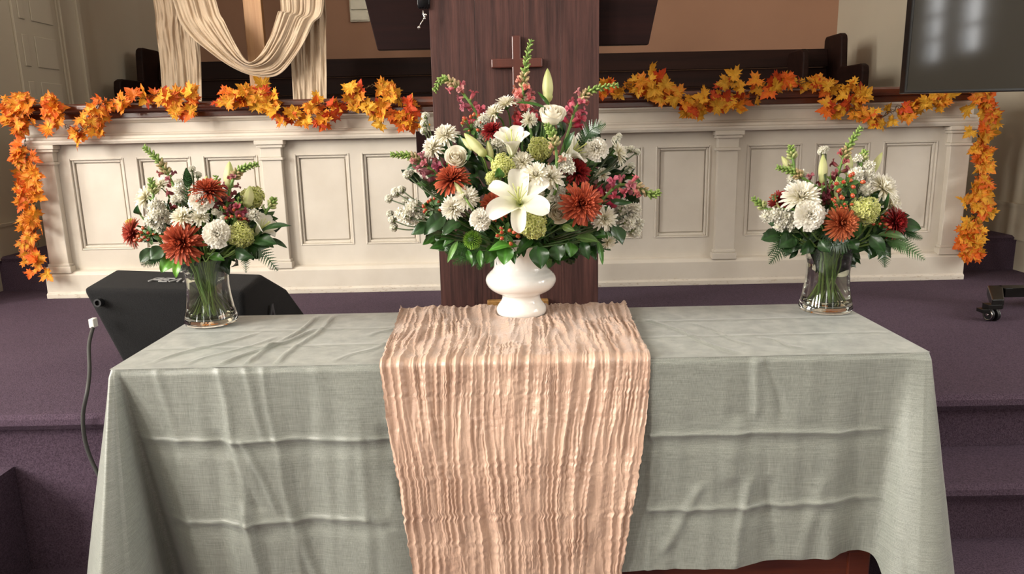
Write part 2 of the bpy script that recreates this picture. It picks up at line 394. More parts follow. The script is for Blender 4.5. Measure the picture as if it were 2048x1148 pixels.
# ================================================================== PEW, BACK WALL
pew = thing('pew', 'long dark wooden pew along the back wall behind the choir rail', 'pew', (0, 5.5, ZR))
m = MB()
for k, (z0, z1) in enumerate(((1.10, 1.34), (1.343, 1.55), (1.553, 1.672), (1.675, 1.80))): m.prism_x([(5.5 - .06 * (k < 1), z0), (5.53, z1), (5.56, z1), (5.56, z0)], -2.50, 2.30)
m.build('backrest', 'pew_wood', pew, bevel=.004)
MB().box(-2.50, 2.30, 5.05, 5.52, 1.10, 1.14).build('seat', 'pew_wood', pew)
for x0 in (-2.56, 2.30):
    m = MB(); m.prism_x([(5.60, ZR), (5.60, 1.86), (5.58, 1.885), (5.36, 1.885), (5.33, 1.87), (5.32, 1.84), (5.30, 1.66), (5.20, 1.655), (5.02, 1.655), (4.98, 1.64), (4.97, 1.60), (4.98, ZR)], x0, x0 + .05)
    m.build('end_panel', 'pew_wood', pew, bevel=.01)
pew2 = thing('pew', 'shorter pew divider with rounded top standing in front of the long pew at right', 'pew', (2.0, 5.2, ZR))
m = MB(); m.prism_x([(5.49, ZR), (5.49, 1.75), (5.46, 1.775), (5.25, 1.775), (5.21, 1.755), (5.20, 1.70), (5.20, ZR)], 2.0, 2.045)
m.build('end_panel', 'pew_wood', pew2, bevel=.01)
ep = MB().box(-1.232, -1.08, 6.15, 6.169, 2.135, 2.60).box(-1.225, -1.087, 6.14, 6.15, 2.145, 2.21).box(-1.22, -1.092, 6.135, 6.15, 2.225, 2.59).build('switch_panel', 'white_plastic', bevel=.004)
tag(ep, 'small off-white switch panel on the brown back wall', 'switch panel')

# ================================================================== DRAPED WOODEN CROSS behind the rail
cr = thing('standing_cross', 'pale wooden cross post standing behind the rail under a crinkled drape', 'cross', (-1.39, 4.3, ZR))
MB().box(-1.445, -1.345, 4.3, 4.34, ZR, 3.0).build('upright', 'pale_wood', cr, bevel=.003)
MB().box(-2.0, -.8, 4.265, 4.30, 2.35, 2.46).build('crossarm', 'pale_wood', cr, bevel=.003)
def ridged(x, y, s):
    return noise.noise(Vector((x, y, s)))
def drape_strip(paths, nf, thick, seed, nu=70):
    """fabric strip between two edge curves (lists of points), pleated"""
    A = catmull(paths[0], 14); B = catmull(paths[1], 14); n = len(A); m = MB()
    def fn(u, t):
        i = min(int(t * (n - 1)), n - 2); f = t * (n - 1) - i
        a = A[i].lerp(A[i + 1], f); b_ = B[i].lerp(B[i + 1], f); p = a.lerp(b_, u)
        h = ridged(u * nf, t * 2.2, seed) + .5 * ridged(u * nf * 2.3, t * 5, seed + 7) + .25 * ridged(u * nf * 5, t * 12, seed + 9)
        return p + Vector((.25 * h * thick, -h * thick, 0))
    return m.grid(fn, nu, n)
def pth(l, Y): return [at(x, y, Y + (dy[0] if dy else 0)) for (x, y, *dy) in l]
dp = thing('drape', 'beige crinkled gauze drape hanging in a swag over the pale wooden cross', 'drape', (-1.4, 4.2, 2.4))
top = 2.52
def ext(l, Y, x_top):      # carry the strip up to the crossarm above the frame
    return [Vector((x_top, Y, top))] + pth(l, Y)
drape_strip((ext([(306, 0), (312, 60), (320, 130), (326, 215)], 4.24, -1.96), ext([(392, 0), (396, 60), (402, 130), (404, 215)], 4.24, -1.72)), 9, .022, 1).build('left_tail', 'drape_gauze', dp, smooth=True)
drape_strip((ext([(578, 0), (580, 70), (583, 140), (588, 230)], 4.24, -1.25), ext([(650, 0), (652, 70), (653, 140), (653, 230)], 4.24, -1.02)), 8, .02, 2).build('right_tail', 'drape_gauze', dp, smooth=True)
drape_strip((ext([(345, 0), (370, 60, -.03), (420, 105, -.05), (470, 138, -.06), (515, 153, -.06), (560, 148, -.06), (600, 100, -.05), (625, 50, -.03), (648, 0)], 4.20, -1.88) + [Vector((-1.0, 4.2, top))],
             ext([(432, 0), (450, 45, -.05), (478, 100, -.07), (495, 122, -.08), (508, 120, -.08), (525, 100, -.08), (540, 70, -.06), (555, 25, -.04), (560, 0)], 4.19, -1.62) + [Vector((-1.24, 4.19, top))]), 8, .03, 3, 80).build('swag', 'drape_gauze', dp, smooth=True)

# ================================================================== PULPIT
pu = thing('pulpit', 'tall dark walnut pulpit with wide board front and slanted top, behind the urn', 'pulpit', (.029, 2.75, ZP))
m = MB()
for x0, x1 in ((-.272, -.112), (-.1115, .060), (.0605, .190), (.1905, .328)): m.box(x0, x1, 2.75, 2.79, ZP, 2.35)
m.build('front_board', 'pulpit_wood', pu, bevel=.0015)
MB().box(-.25, -.21, 2.79, 3.05, ZP, 1.6).box(.27, .31, 2.79, 3.05, ZP, 1.6).build('side_panel', 'pulpit_dark_wood', pu)
m = MB().prism([(-.468, 1.575), (.513, 1.575), (.60, 2.0), (-.555, 2.0)], 2.795, 2.825).box(-.24, .30, 2.825, 3.14, 1.65, 2.0)
m.build('desk_box', 'pulpit_dark_wood', pu, bevel=.003)
MB().box(-.352, -.25, 2.86, 3.02, 1.15, 1.285).build('side_shelf', 'pulpit_dark_wood', pu, bevel=.003)
MB().prism([(-.095, ZP), (.137, ZP), (.137, .652), (-.095, .652)], 2.72, 2.75).build('foot_block', 'golden_wood', pu, bevel=.004)
cx = .033
crs = MB(); crs.prism([(cx - .016, 1.37), (cx + .016, 1.37), (cx + .016, 1.499), (cx + .092, 1.499), (cx + .092, 1.531), (cx + .016, 1.531), (cx + .016, 1.608), (cx - .016, 1.608), (cx - .016, 1.531), (cx - .090, 1.531), (cx - .090, 1.499), (cx - .016, 1.499)], 2.728, 2.749)
o = crs.build('wall_cross', 'cross_wood', bevel=.004); tag(o, 'small reddish-brown wooden cross mounted on the pulpit front', 'cross')
mc = thing('microphone_mount', 'black microphone shock mount with chrome clamp lever beside the pulpit board', 'microphone mount', (-.30, 2.74, 1.7))
m = MB()
for k in range(4):
    x = -.318 + k * .013; m.tube([at(836 + k * 7, -40, 2.74), at(836 + k * 7, 8, 2.74), at(839 + k * 5, 18, 2.74)], .003, 6)
m.lathe([(.0, 0), (.022, 0), (.024, .05), (.024, .12), (0, .12)], at(848, 16, 2.75), 20)
m.build('cradle', 'black_plastic', mc, smooth=True)
m = MB(); m.tube([at(846, 21, 2.71), at(847, 30, 2.71), at(849, 33, 2.71), at(848, 36, 2.71)], .003, 8).tube([at(848, 36, 2.71), at(838, 54, 2.71)], .0018, 8)
m.ball(at(838, 55, 2.71), (.006,) * 3, 12, 8).ball(at(851, 30, 2.71), (.006,) * 3, 12, 8).ball(at(849, 37, 2.71), (.005,) * 3, 12, 8)
m.build('lever', 'chrome', mc, smooth=True)

# ================================================================== TELEVISION ON ROLLING STAND
tv = thing('television', 'large flat black television at the right edge, on a rolling stand', 'television', (2.2, 2.88, 1.8))
tvm = Matrix.Translation((1.484, 2.85, 1.385)) @ Matrix.Rotation(math.radians(1.5), 4, 'Z')
def tvadd(m):
    m.v = [tuple(tvm @ Vector(p)) for p in m.v]; return m
tvadd(MB().box(0, 1.45, 0, .04, 0, .83)).build('casing', 'tv_frame', tv, bevel=.004)
tvadd(MB().box(.008, 1.442, -.001, -.0005, .012, .822)).build('screen', 'tv_screen', tv)
sd = thing('television_stand', 'black metal television stand with low legs on casters at right', 'stand', (2.2, 3.0, ZP))
MB().box(2.13, 2.17, 2.93, 2.97, .60, 1.9).box(2.25, 2.29, 2.93, 2.97, .60, 1.9).box(2.0, 2.42, 2.92, 2.98, 1.5, 1.85).build('upright', 'black_metal', sd)
lg = MB(); z0, z1 = .557, .597
lg.box(2.05, 2.5, 2.99, 3.05, z0, z1)
lg.build('crossbar', 'black_metal', sd, bevel=.003)
for sx, dx in ((1.872, .15), (2.47, -.02)):
    leg = MB().add([(sx, 2.80, z0), (sx + .048, 2.80, z0), (sx + .055 + dx, 3.05, z0), (sx + dx - .01, 3.05, z0), (sx, 2.80, z1), (sx + .048, 2.80, z1), (sx + .055 + dx, 3.05, z1), (sx + dx - .01, 3.05, z1)],
                   [(3, 2, 1, 0), (4, 5, 6, 7), (0, 1, 5, 4), (1, 2, 6, 5), (2, 3, 7, 6), (3, 0, 4, 7)]).build('leg', 'black_metal', sd, bevel=.004)
    c = MB(); wx, wy = sx + .008, 2.805
    for s_ in (-.012, .012): c.lathe([(0, -.006), (.022, -.006), (.026, -.003), (.026, .003), (.022, .006), (0, .006)], (wx + s_, wy, ZP + .026), 24, axis=(1, .25, 0))
    c.cur = 1; c.lathe([(.019, -.008), (.021, -.0075), (.021, .0075), (.019, .008)], (wx - .012, wy - .002, ZP + .026), 24, axis=(1, .25, 0), close=True).lathe([(0, -.009), (.006, -.0085), (.006, .0085), (0, .009)], (wx - .014, wy - .003, ZP + .026), 12, axis=(1, .25, 0))
    c.cur = 2; c.box(wx - .022, wx + .03, wy - .012, wy + .03, ZP + .048, ZP + .066).box(wx - .05, wx - .018, wy - .02, wy + .02, ZP + .036, ZP + .05).box(wx + .01, wx + .04, wy, wy + .03, ZP + .05, z0)
    c.build('caster', ['black_plastic', 'chrome', 'black_metal'], leg, bevel=.0015)

# ================================================================== MONITOR SPEAKER + CABLE
sp = thing('monitor_speaker', 'black carpeted wedge monitor speaker on the platform left of the table', 'speaker', (-1.1, 2.5, ZP))
YF, YT = 2.29, 2.53
P = [(-1.362, YF, .822), (-.852, YF, .802), (-1.385, YT, .836), (-.862, YT, .808),          # top
     (-1.255, YF + .02, ZP), (-.87, YF + .02, ZP), (-1.30, 3.02, ZP), (-.885, 3.10, ZP),     # bottom
     (-1.36, 2.78, .70), (-.868, 2.80, .70)]
m = MB().add(P, [(0, 1, 3, 2), (0, 4, 5, 1), (4, 6, 7, 5), (2, 3, 9, 8), (8, 9, 7, 6), (0, 2, 8, 6, 4), (1, 5, 7, 9, 3)])
o = m.build('cabinet', 'speaker_carpet', sp); bv = o.modifiers.new('bevel', 'BEVEL'); bv.width = .018; bv.segments = 4; bv.limit_method = 'ANGLE'
for pf in o.data.polygons: pf.use_smooth = True
m = MB(); jc = at(200, 605, 2.288); m.lathe([(0, .0), (.009, 0), (.009, -.004), (.013, -.004), (.013, .014), (.008, .014), (.008, .004), (0, .004)], jc, 20, axis=(-.1, -1, .1))
m.build('jack', 'black_plastic', sp, smooth=False)
# logo on the top face
def stroke_text(strokes, org, ux, uy, wd, nrm, lift=.002):
    m = MB()
    for (x0, y0, x1, y1) in strokes:
        a = org + ux * x0 + uy * y0; b_ = org + ux * x1 + uy * y1; d = (b_ - a).normalized(); s_ = nrm.cross(d).normalized() * wd
        m.add([a - s_ + nrm * lift, b_ - s_ + nrm * lift, b_ + s_ + nrm * lift, a + s_ + nrm * lift, a - s_ , b_ - s_, b_ + s_, a + s_], [(0, 1, 2, 3), (4, 7, 6, 5), (0, 4, 5, 1), (1, 5, 6, 2), (2, 6, 7, 3), (3, 7, 4, 0)])
    return m
G = {'P': [(0, 0, 0, 1), (0, 1, .8, 1), (.8, 1, .8, .5), (.8, .5, 0, .5)], 'E': [(0, 0, 0, 1), (0, 1, .9, 1), (0, .5, .7, .5), (0, 0, .9, 0)],
     'A': [(0, 0, .45, 1), (.45, 1, .9, 0)], 'V': [(0, 1, .45, 0), (.45, 0, .9, 1)], 'Y': [(0, 1, .45, .45), (.9, 1, .45, .45), (.45, .45, .45, 0)]}
tx = []
for i, chh in enumerate('PEAVEY'):
    for (a, b_, c, d_) in G[chh]: tx.append(((i * 1.12 + a + .45 * b_) * .030, b_ * .040, (i * 1.12 + c + .45 * d_) * .030, d_ * .040))
topn = (Vector(P[1]) - Vector(P[0])).cross(Vector(P[2]) - Vector(P[0])).normalized()
og = Vector(P[0]).lerp(Vector(P[2]), .40) + (Vector(P[1]) - Vector(P[0])) * .345
stroke_text(tx, og, (Vector(P[1]) - Vector(P[0])).normalized(), (Vector(P[2]) - Vector(P[0])).normalized(), .0026, topn, .003).build('lettering', 'logo_grey', sp)
sx = Vector((.0, 1, 0)); m = stroke_text([(0, 0, .055, .12), (.055, .12, .11, 0)], Vector((-.862, 2.50, .575)), Vector((0.0, 1, 0)), Vector((.06, 0, 1)).normalized(), .009, Vector((1, 0, 0)), .004)
m.build('emblem', 'dim_grey', sp)
cb = thing('cable', 'dark grey cable hanging from the speaker down to the lower floor', 'cable', tuple(at(187, 650, 2.25)))
cp = [at(186, 655, 2.24), at(178, 690, 2.16), at(179, 740, 2.06), at(175, 780, 1.99), at(166, 830, 1.985), at(170, 880, 1.99), at(185, 925, 1.99), at(215, 985, 1.98), at(250, 1060, 1.98)]
MB().tube(catmull(cp, 10), .0055, 10).build('cord', 'rubber', cb, smooth=True)
q = at(184, 648, 2.24); MB().box(q.x - .008, q.x + .008, 2.235, 2.26, q.z - .012, q.z + .016).build('plug', 'tag_white', cb, bevel=.002)

# ================================================================== TABLE, CLOTH, RUNNER
TX0, TX1, TY0, TY1, ZT = -.900, .928, 1.573, 2.045, .783
table = thing('communion_table', 'red-brown wooden table under the sage cloth, its lower front panel showing at the bottom', 'table', (.014, 1.8, 0))
MB().box(TX0 + .01, TX1 - .01, TY0 + .01, TY1 - .01, .735, ZT - .006).build('tabletop', 'table_wood', table, bevel=.004)
MB().box(TX0 + .15, TX1 - .07, TY0 + .055, TY0 + .075, .10, .70).build('front_panel', 'table_wood', table, bevel=.002)
MB().box(TX0 + .15, TX1 - .07, TY0 + .045, TY0 + .055, .262, .30).build('moulding', 'table_wood', table, bevel=.002)
for x in (TX0 + .14, TX1 - .12):
    for y in (TY0 + .05, TY1 - .09): MB().box(x, x + .055, y, y + .055, 0, .735).build('leg', 'table_wood', table, bevel=.004)

def gauss(x, s): return math.exp(-(x / s) ** 2)
def crease(d, a, s): return a * math.exp(-abs(d) / s)
def build_cloth():
    m = MB()
    zf = lambda px, py: at(px, py, 1.56).z
    fold1 = (zf(500, 882), zf(1500, 866)); fold2 = (zf(500, 1042), zf(1500, 1008))
    fx = (at(500, 880, 1.56).x, at(1500, 866, 1.56).x)
    # perimeter: (top xy, bottom xy, drop)
    K = [((TX0, TY1), (-.95, 2.08), .56), ((TX0, 1.94), (-.935, 1.95), .56), ((TX0, 1.85), (-.945, 1.86), .56), ((TX0, 1.77), (-.985, 1.77), .57), ((TX0, 1.70), (-1.01, 1.69), .58),
         ((TX0, 1.63), (-1.03, 1.60), .61), ((TX0, 1.60), (-1.02, 1.51), .64), ((TX0 + .001, 1.585), (-.965, 1.415), .66), ((TX0 + .002, 1.577), (-.90, 1.34), .67),
         ((TX0 + .004, 1.5745), (-.885, 1.328), .67), ((TX0 + .007, TY0), (-.868, 1.338), .66), ((TX0 + .011, TY0), (-.845, 1.39), .64), ((TX0 + .014, TY0), (-.835, 1.48), .62), ((TX0 + .017, TY0), (-.845, 1.57), .61), ((TX0 + .021, TY0), (-.865, 1.645), .61), ((TX0 + .026, TY0), (-.85, 1.675), .60), ((TX0 + .04, TY0), (-.805, 1.635), .60), ((TX0 + .075, TY0), (-.765, 1.585), .59), ((TX0 + .12, TY0), (-.735, 1.56), .58)]
    x = -.70
    while x < .76:
        wv = .008 * math.sin(x * 9 + 1) + .007 * math.sin(x * 23)
        K.append(((x, TY0), (x * .985, 1.553 + wv), .565 - .055 * smoothstep(-.7, .2, x) - .02 * smoothstep(.2, .8, x))); x += .06
    K += [((.79, TY0), (.765, 1.572), .487), ((.84, TY0), (.81, 1.585), .487), ((.875, TY0), (.84, 1.565), .50), ((.90, TY0), (.85, 1.50), .56), ((.916, TY0), (.895, 1.445), .62), ((.925, TY0 + .001), (.955, 1.44), .66),
          ((TX1, TY0 + .01), (1.005, 1.48), .66), ((TX1, 1.60), (1.01, 1.545), .65), ((TX1, 1.64), (.985, 1.61), .62), ((TX1, 1.70), (1.0, 1.68), .60), ((TX1, 1.80), (.965, 1.80), .57), ((TX1, 1.92), (.985, 1.92), .56), ((TX1, TY1), (.97, 2.08), .56)]
    for xx in (.6, .2, -.2, -.6): K.append(((xx, TY1), (xx, 2.045 + .012), .2))
    K.append(((TX0, TY1), (-.95, 2.08), .56))
    T = catmull([(a[0], a[1], c) for a, b_, c in K], 9); B = catmull([(b_[0], b_[1], 0) for a, b_, c in K], 9)
    n = len(T); NV = 150; vs = []
    # arc length, so folds have an even grain
    for j in range(NV):
        s = (j / (NV - 1)); s = s * s * .35 + s * .65
        for i in range(n):
            t = T[i]; drop = t.z
            x = max(TX0, min(TX1, t.x)); y = max(TY0, min(TY1, t.y))
            e = s ** .95
            bx = x + (B[i].x - x) * e; by = y + (B[i].y - y) * e
            z = ZT - drop * s
            front = smoothstep(TY0 + .02, TY0, y) * smoothstep(-.82, -.74, bx + .10 * (1 - s)) * smoothstep(.87, .80, bx)
            out = .004 * smoothstep(0, .03, s)
            d = 0
            if front > 0:
                f = (bx - fx[0]) / (fx[1] - fx[0])
                z1 = fold1[0] + (fold1[1] - fold1[0]) * f; z2 = fold2[0] + (fold2[1] - fold2[0]) * f
                wob = .006 * noise.noise(Vector((bx * 6, 0, 3)))
                d += crease(z - z1 - wob, .0075, .006) + crease(z - z2 + wob, .0085, .006)
                d -= .004 * gauss(z - z1 + .02, .02) + .004 * gauss(z - z2 + .02, .02)
                grow = smoothstep(0, .4, s)
                d += (.011 * noise.noise(Vector((bx * 7, z * 1.2, 2.1))) + .005 * noise.noise(Vector((bx * 20, z * 2.5, 5))) + .0022 * noise.noise(Vector((bx * 45, z * 4, 8)))) * (.25 + .9 * grow)
                # individual creases: x at top, x at bottom, s range, height, width
                for (xa, xb, s0, s1, a, wd) in ((-.655, -.595, 0, .9, .007, .010), (-.60, -.565, 0, .30, .006, .008), (-.665, -.60, .28, .60, -.012, .022), (-.615, -.55, .30, .6, .008, .008), (-.80, -.76, 0, .3, .004, .01), (-.56, -.50, 0, 1, .006, .007),
                                               (-.62, -.60, .58, 1, .010, .012), (-.52, -.47, .6, .95, .008, .012), (-.34, -.26, .62, .85, .005, .02), (-.285, -.25, .28, .6, -.013, .03), (-.24, -.25, .6, 1, .012, .012), (-.44, -.43, .0, .25, .003, .02),
                                               (.545, .54, 0, .27, .008, .012), (.565, .60, .02, .28, -.007, .012), (.50, .49, .3, .58, .011, .03), (.42, .34, .6, .9, .009, .016), (.53, .50, .58, 1, .011, .014), (.58, .60, .6, .95, -.008, .016), (.31, .30, 0, .3, .003, .02), (.70, .66, .6, 1, .007, .02), (.20, .12, .55, 1, -.007, .03), (.66, .67, .0, .3, .004, .02)):
                    if s0 - .05 < s < s1 + .05:
                        xc = xa + (xb - xa) * (s - s0) / max(.01, s1 - s0); k = smoothstep(s0 - .04, s0 + .03, s) * smoothstep(s1 + .04, s1 - .03, s)
                        xc += .003 * math.sin(s * 17 + xa * 30)
                        d += a * .75 * k * gauss(bx - xc, wd * .8)
                d *= front
            else:
                d = .006 * s * noise.noise(Vector((bx * 14, by * 14, z * 2))) + .003 * s * noise.noise(Vector((bx * 30, by * 30, z * 6)))
            ox = -1 if x <= TX0 + .012 else (1 if x >= TX1 - .012 else 0); oy = -1 if y <= TY0 + .002 else (1 if y >= TY1 - .002 else 0)
            L = math.hypot(ox, oy) or 1
            if front > 0 and -.34 < bx < .30: d = min(d, .0025)
            if front > 0: d = max(d, -.012 * (1 if s > .1 else s * 10))
            vs.append((bx + ox / L * (d + out), by + oy / L * (d + out), z))
    fs = [(j * n + i, (j + 1) * n + i, (j + 1) * n + i + 1, j * n + i + 1) for j in range(NV - 1) for i in range(n - 1)]
    m.add(vs, fs)
    def topz(x, y):
        e = min(x - TX0, TX1 - x, y - TY0, TY1 - y); k = smoothstep(0, .03, e)
        h = .0012 * noise.noise(Vector((x * 9, y * 9, 1))) + .0008 * noise.noise(Vector((x * 22, y * 16, 4)))
        h += crease(y - (1.73 + .01 * x), .0022, .006) + crease(y - (1.88 + .01 * x), .0022, .006)
        for (x0, y0, x1, y1, a, wd) in ((-.66, 1.58, -.52, 1.86, .006, .007), (-.60, 1.58, -.545, 2.0, .006, .006), (-.53, 1.575, -.50, 2.0, .005, .006), (-.82, 1.63, -.66, 1.85, .004, .008), (-.74, 1.60, -.60, 1.80, .003, .006), (-.40, 1.60, -.30, 1.75, .003, .008), (-.36, 1.80, -.30, 1.9, .003, .008),
                                        (.50, 1.60, .36, 1.9, .004, .008), (.55, 1.66, .47, 1.86, .003, .006), (.25, 1.8, .34, 1.92, .003, .008), (.66, 1.62, .60, 1.72, .003, .008)):
            dx, dy = x1 - x0, y1 - y0; L = math.hypot(dx, dy); t = ((x - x0) * dx + (y - y0) * dy) / L / L
            if -.1 < t < 1.1:
                dd_ = ((x - x0) * dy - (y - y0) * dx) / L + .008 * math.sin(t * 7); h += a * gauss(dd_, wd) * smoothstep(-.1, .1, t) * smoothstep(1.1, .9, t)
        return ZT + max(0, h) * k
    m.grid(lambda u, t: (TX0 + (TX1 - TX0) * u, TY0 + (TY1 - TY0) * t, topz(TX0 + (TX1 - TX0) * u, TY0 + (TY1 - TY0) * t)), 300, 90)
    o = m.build('tablecloth', 'sage_cloth', smooth=True)
    return tag(o, 'sage grey-green tablecloth draped over the long table with fold creases', 'tablecloth')
build_cloth()

def build_runner():
    X = lambda px, py, Y: at(px, py, Y).x
    Zf = lambda py: ZT - at(1040, py, 1.55).z
    S0 = TY1 - TY0 + .005
    cl = [(-.03, X(803, 626, 2.05)), (0, X(801, 628, 2.04)), (.22, X(785, 675, 1.8)), (S0, X(760, 733, 1.565)), (S0 + Zf(830), X(772, 830, 1.55)), (S0 + Zf(960), X(800, 960, 1.55)), (S0 + Zf(1148), X(831, 1148, 1.55)), (S0 + .68, X(836, 1200, 1.55))]
    cr_ = [(-.03, X(1252, 618, 2.05)), (0, X(1252, 619, 2.04)), (.22, X(1272, 660, 1.8)), (S0, X(1302, 722, 1.565)), (S0 + Zf(830), X(1294, 830, 1.55)), (S0 + Zf(960), X(1272, 960, 1.55)), (S0 + Zf(1148), X(1238, 1148, 1.55)), (S0 + .68, X(1232, 1200, 1.55))]
    def interp(tab, s): return float(np.interp(s, [a for a, b_ in tab], [b_ for a, b_ in tab]))
    R_ = .012
    def base(s):
        """position (y,z) and normal (ny,nz) of the support line"""
        top = TY1 + .006
        if s < S0 - R_: return top - s, ZT + .0055, 0, 1
        if s < S0 + R_ * .57:
            a = (s - (S0 - R_)) / (R_ * 1.57) * math.pi / 2
            return top - (S0 - R_) - (R_ + .006) * math.sin(a), ZT + .0055 - (R_) * (1 - math.cos(a)), -math.sin(a), math.cos(a)
        return top - (S0 - R_) - R_ - .006 - .032 * smoothstep(0, .35, s - S0), ZT + .0055 - R_ - (s - S0 - R_ * .57), -1, 0
    smax = S0 + .66
    N = noise.noise
    def h(u, s):
        lean = 1.1 * N(Vector((u * 3.2, s * 2.2, 1)))
        g = u * 17 + lean; gf = u * 30 + 1.2 * lean + .18 * N(Vector((u * 14, s * 13, 2)))
        mk = smoothstep(.38, .62, .5 + .75 * N(Vector((u * 6.5, s * 6, 12)))); mk2 = smoothstep(.35, .6, .5 + .8 * N(Vector((u * 9, s * 8, 62))))
        r = 1 - min(1, abs(N(Vector((g, s * 1.5, 3)))) * 2.7)
        r2 = 1 - min(1, abs(N(Vector((gf, s * 3.2, 9)))) * 2.9); r3 = 1 - min(1, abs(N(Vector((gf * 2.3, s * 6, 19)))) * 2.6)
        p = N(Vector((u * 40, s * 90, 15))); p2 = N(Vector((u * 17, s * 13, 21))); p3 = N(Vector((u * 90, s * 150, 25)))
        return .0050 * r ** 2.2 + .0054 * r2 ** 1.3 * (.42 + .58 * mk) + .0026 * r3 * (.25 + .75 * mk) * mk2 + .0014 * p * mk2 + .0006 * p3 * mk2 + .0030 * p2 * (1.2 - mk) + .003 * N(Vector((u * 6, s * 4, 30)))
    def fn(u, t):
        s = smax * t; xl = interp(cl, s); xr = interp(cr_, s)
        y, z, ny, nz = base(s)
        ed = .004 * N(Vector((s * 30, 3, 0))) + .003 * N(Vector((s * 90, 8, 0)))
        uu = u + .006 * N(Vector((u * 9, s * 7, 40)))
        x = xl + ed + (xr - xl) * uu
        d = max(.001, h(u, s) + .0035)
        # the urn presses it flat
        if nz > .9:
            rr = math.hypot(x - URN.x, y - URN.y); d = min(d, .001 + .012 * smoothstep(.060, .085, rr))
        wave = .010 * smoothstep(0, .4, s - S0) * (N(Vector((u * 5, s * 1.2, 50))) + .3)
        edge = smoothstep(0, .03, u) * smoothstep(1, .97, u)
        k = d + max(0, wave) + (1 - edge) * .002
        return (x, y + ny * k, z + nz * k)
    o = MB().grid(fn, 620, 460).build('table_runner', 'peach_satin', smooth=True)
    tag(o, 'peach crinkled satin runner across the middle of the sage cloth', 'table runner')
URN = Vector((at(1043, 630, 1.975).x, 1.972, ZT + .008))
build_runner()

# ================================================================== URN AND GLASS VASES
k_ = .217 / 890
prof = [(0, 925), (255, 928), (268, 922), (276, 905), (281, 880), (276, 850), (262, 825), (243, 800), (225, 775), (214, 750), (211, 725), (215, 705), (222, 697), (240, 690), (262, 680), (300, 662), (340, 635), (372, 600), (390, 560), (392, 530), (384, 500), (366, 472), (350, 460), (348, 452), (330, 437), (312, 418), (300, 395), (295, 370), (292, 330), (294, 290), (302, 250), (313, 210), (326, 160), (338, 110), (350, 70), (356, 50), (356, 42), (348, 40), (340, 60), (320, 120), (300, 200), (280, 300), (270, 380), (100, 420), (0, 420)]
m = MB(); m.lathe([(r * k_ * 1.0, (930 - y) * k_) for r, y in prof], URN, 72)
o = m.build('urn', 'urn_ceramic', smooth=True)
tag(o, 'white glazed pedestal urn standing on the peach runner', 'urn')
def glass_vase(c, label):
    root = thing('glass_vase', label, 'vase', c, 'clear glass vases on the sage cloth')
    out = [(0, 0), (.060, 0), (.067, .003), (.070, .012), (.068, .022), (.0625, .045), (.058, .075), (.0555, .105), (.056, .13), (.0595, .155), (.065, .178), (.069, .190)]
    inn = [(.0672, .190), (.0632, .178), (.0577, .155), (.0542, .13), (.0537, .105), (.0562, .075), (.0605, .045), (.0645, .026), (.060, .018), (0, .017)]
    MB().lathe(out + inn, c, 56).build('body', 'vase_glass', root, smooth=True)
    wt = [(0, .0185), (.0595, .0195), (.0635, .027), (.0595, .046), (.0552, .076), (.0527, .105), (.0532, .13), (.055, .142), (0, .142)]
    MB().lathe(wt, c, 48).build('water', 'water', root, smooth=True)
    return root
V_L = Vector((at(424, 648, 1.965).x, 1.965, ZT + .001)); V_R = Vector((at(1650, 624, 1.965).x, 1.965, ZT + .001))
glass_vase(V_L, 'clear glass vase of stems and water at the left end of the table')
glass_vase(V_R, 'clear glass vase of stems and water at the right end of the table')

# ================================================================== GARLANDS
def L3(c): return lin(c)[:3]
def maple(m, pos, nrm, up, size, cin, cout, rnd):
    out = [(0, -.05), (.10, -.18), (.16, -.12), (.30, -.42), (.34, -.20), (.62, -.30), (.52, -.08), (.60, .02), (.88, .12), (.64, .22), (.66, .38), (.44, .34), (.30, .36), (.42, .62), (.26, .60), (.20, .80), (0, 1.08)]
    pts = out + [(-x, y) for x, y in out[-2:0:-1]]
    q = Matrix((up.cross(nrm).normalized(), up.normalized(), nrm.normalized())).transposed()
    fold = rnd.uniform(.15, .5); curl = rnd.uniform(-.5, .35); wav = rnd.uniform(0, 6)
    def bend(x, y):
        z = fold * abs(x) * .55 - curl * (x * x + (y - .2) ** 2) * .7 + .09 * math.sin(x * 7 + wav) * math.cos(y * 6 + wav)
        return pos + q @ (Vector((x, y - .1, z)) * size)
    vs = [bend(0, .15)]; cs = [cin]
    for f, mixv in ((.5, .25), (1, 1)):
        for x, y in pts:
            vs.append(bend(x * f, .15 + (y - .15) * f)); r_ = mixv * rnd.uniform(.75, 1.0); cs.append(tuple(a * (1 - r_) + b_ * r_ for a, b_ in zip(cin, cout)))
    n = len(pts); fs = [(0, 1 + i, 1 + (i + 1) % n) for i in range(n)] + [(1 + i, 1 + n + i, 1 + n + (i + 1) % n, 1 + (i + 1) % n) for i in range(n)]
    m.add(vs, fs, cs)
YEL, GLD, ORG, ROG, RED = (246, 190, 60), (236, 164, 40), (238, 128, 36), (226, 92, 30), (196, 56, 24)
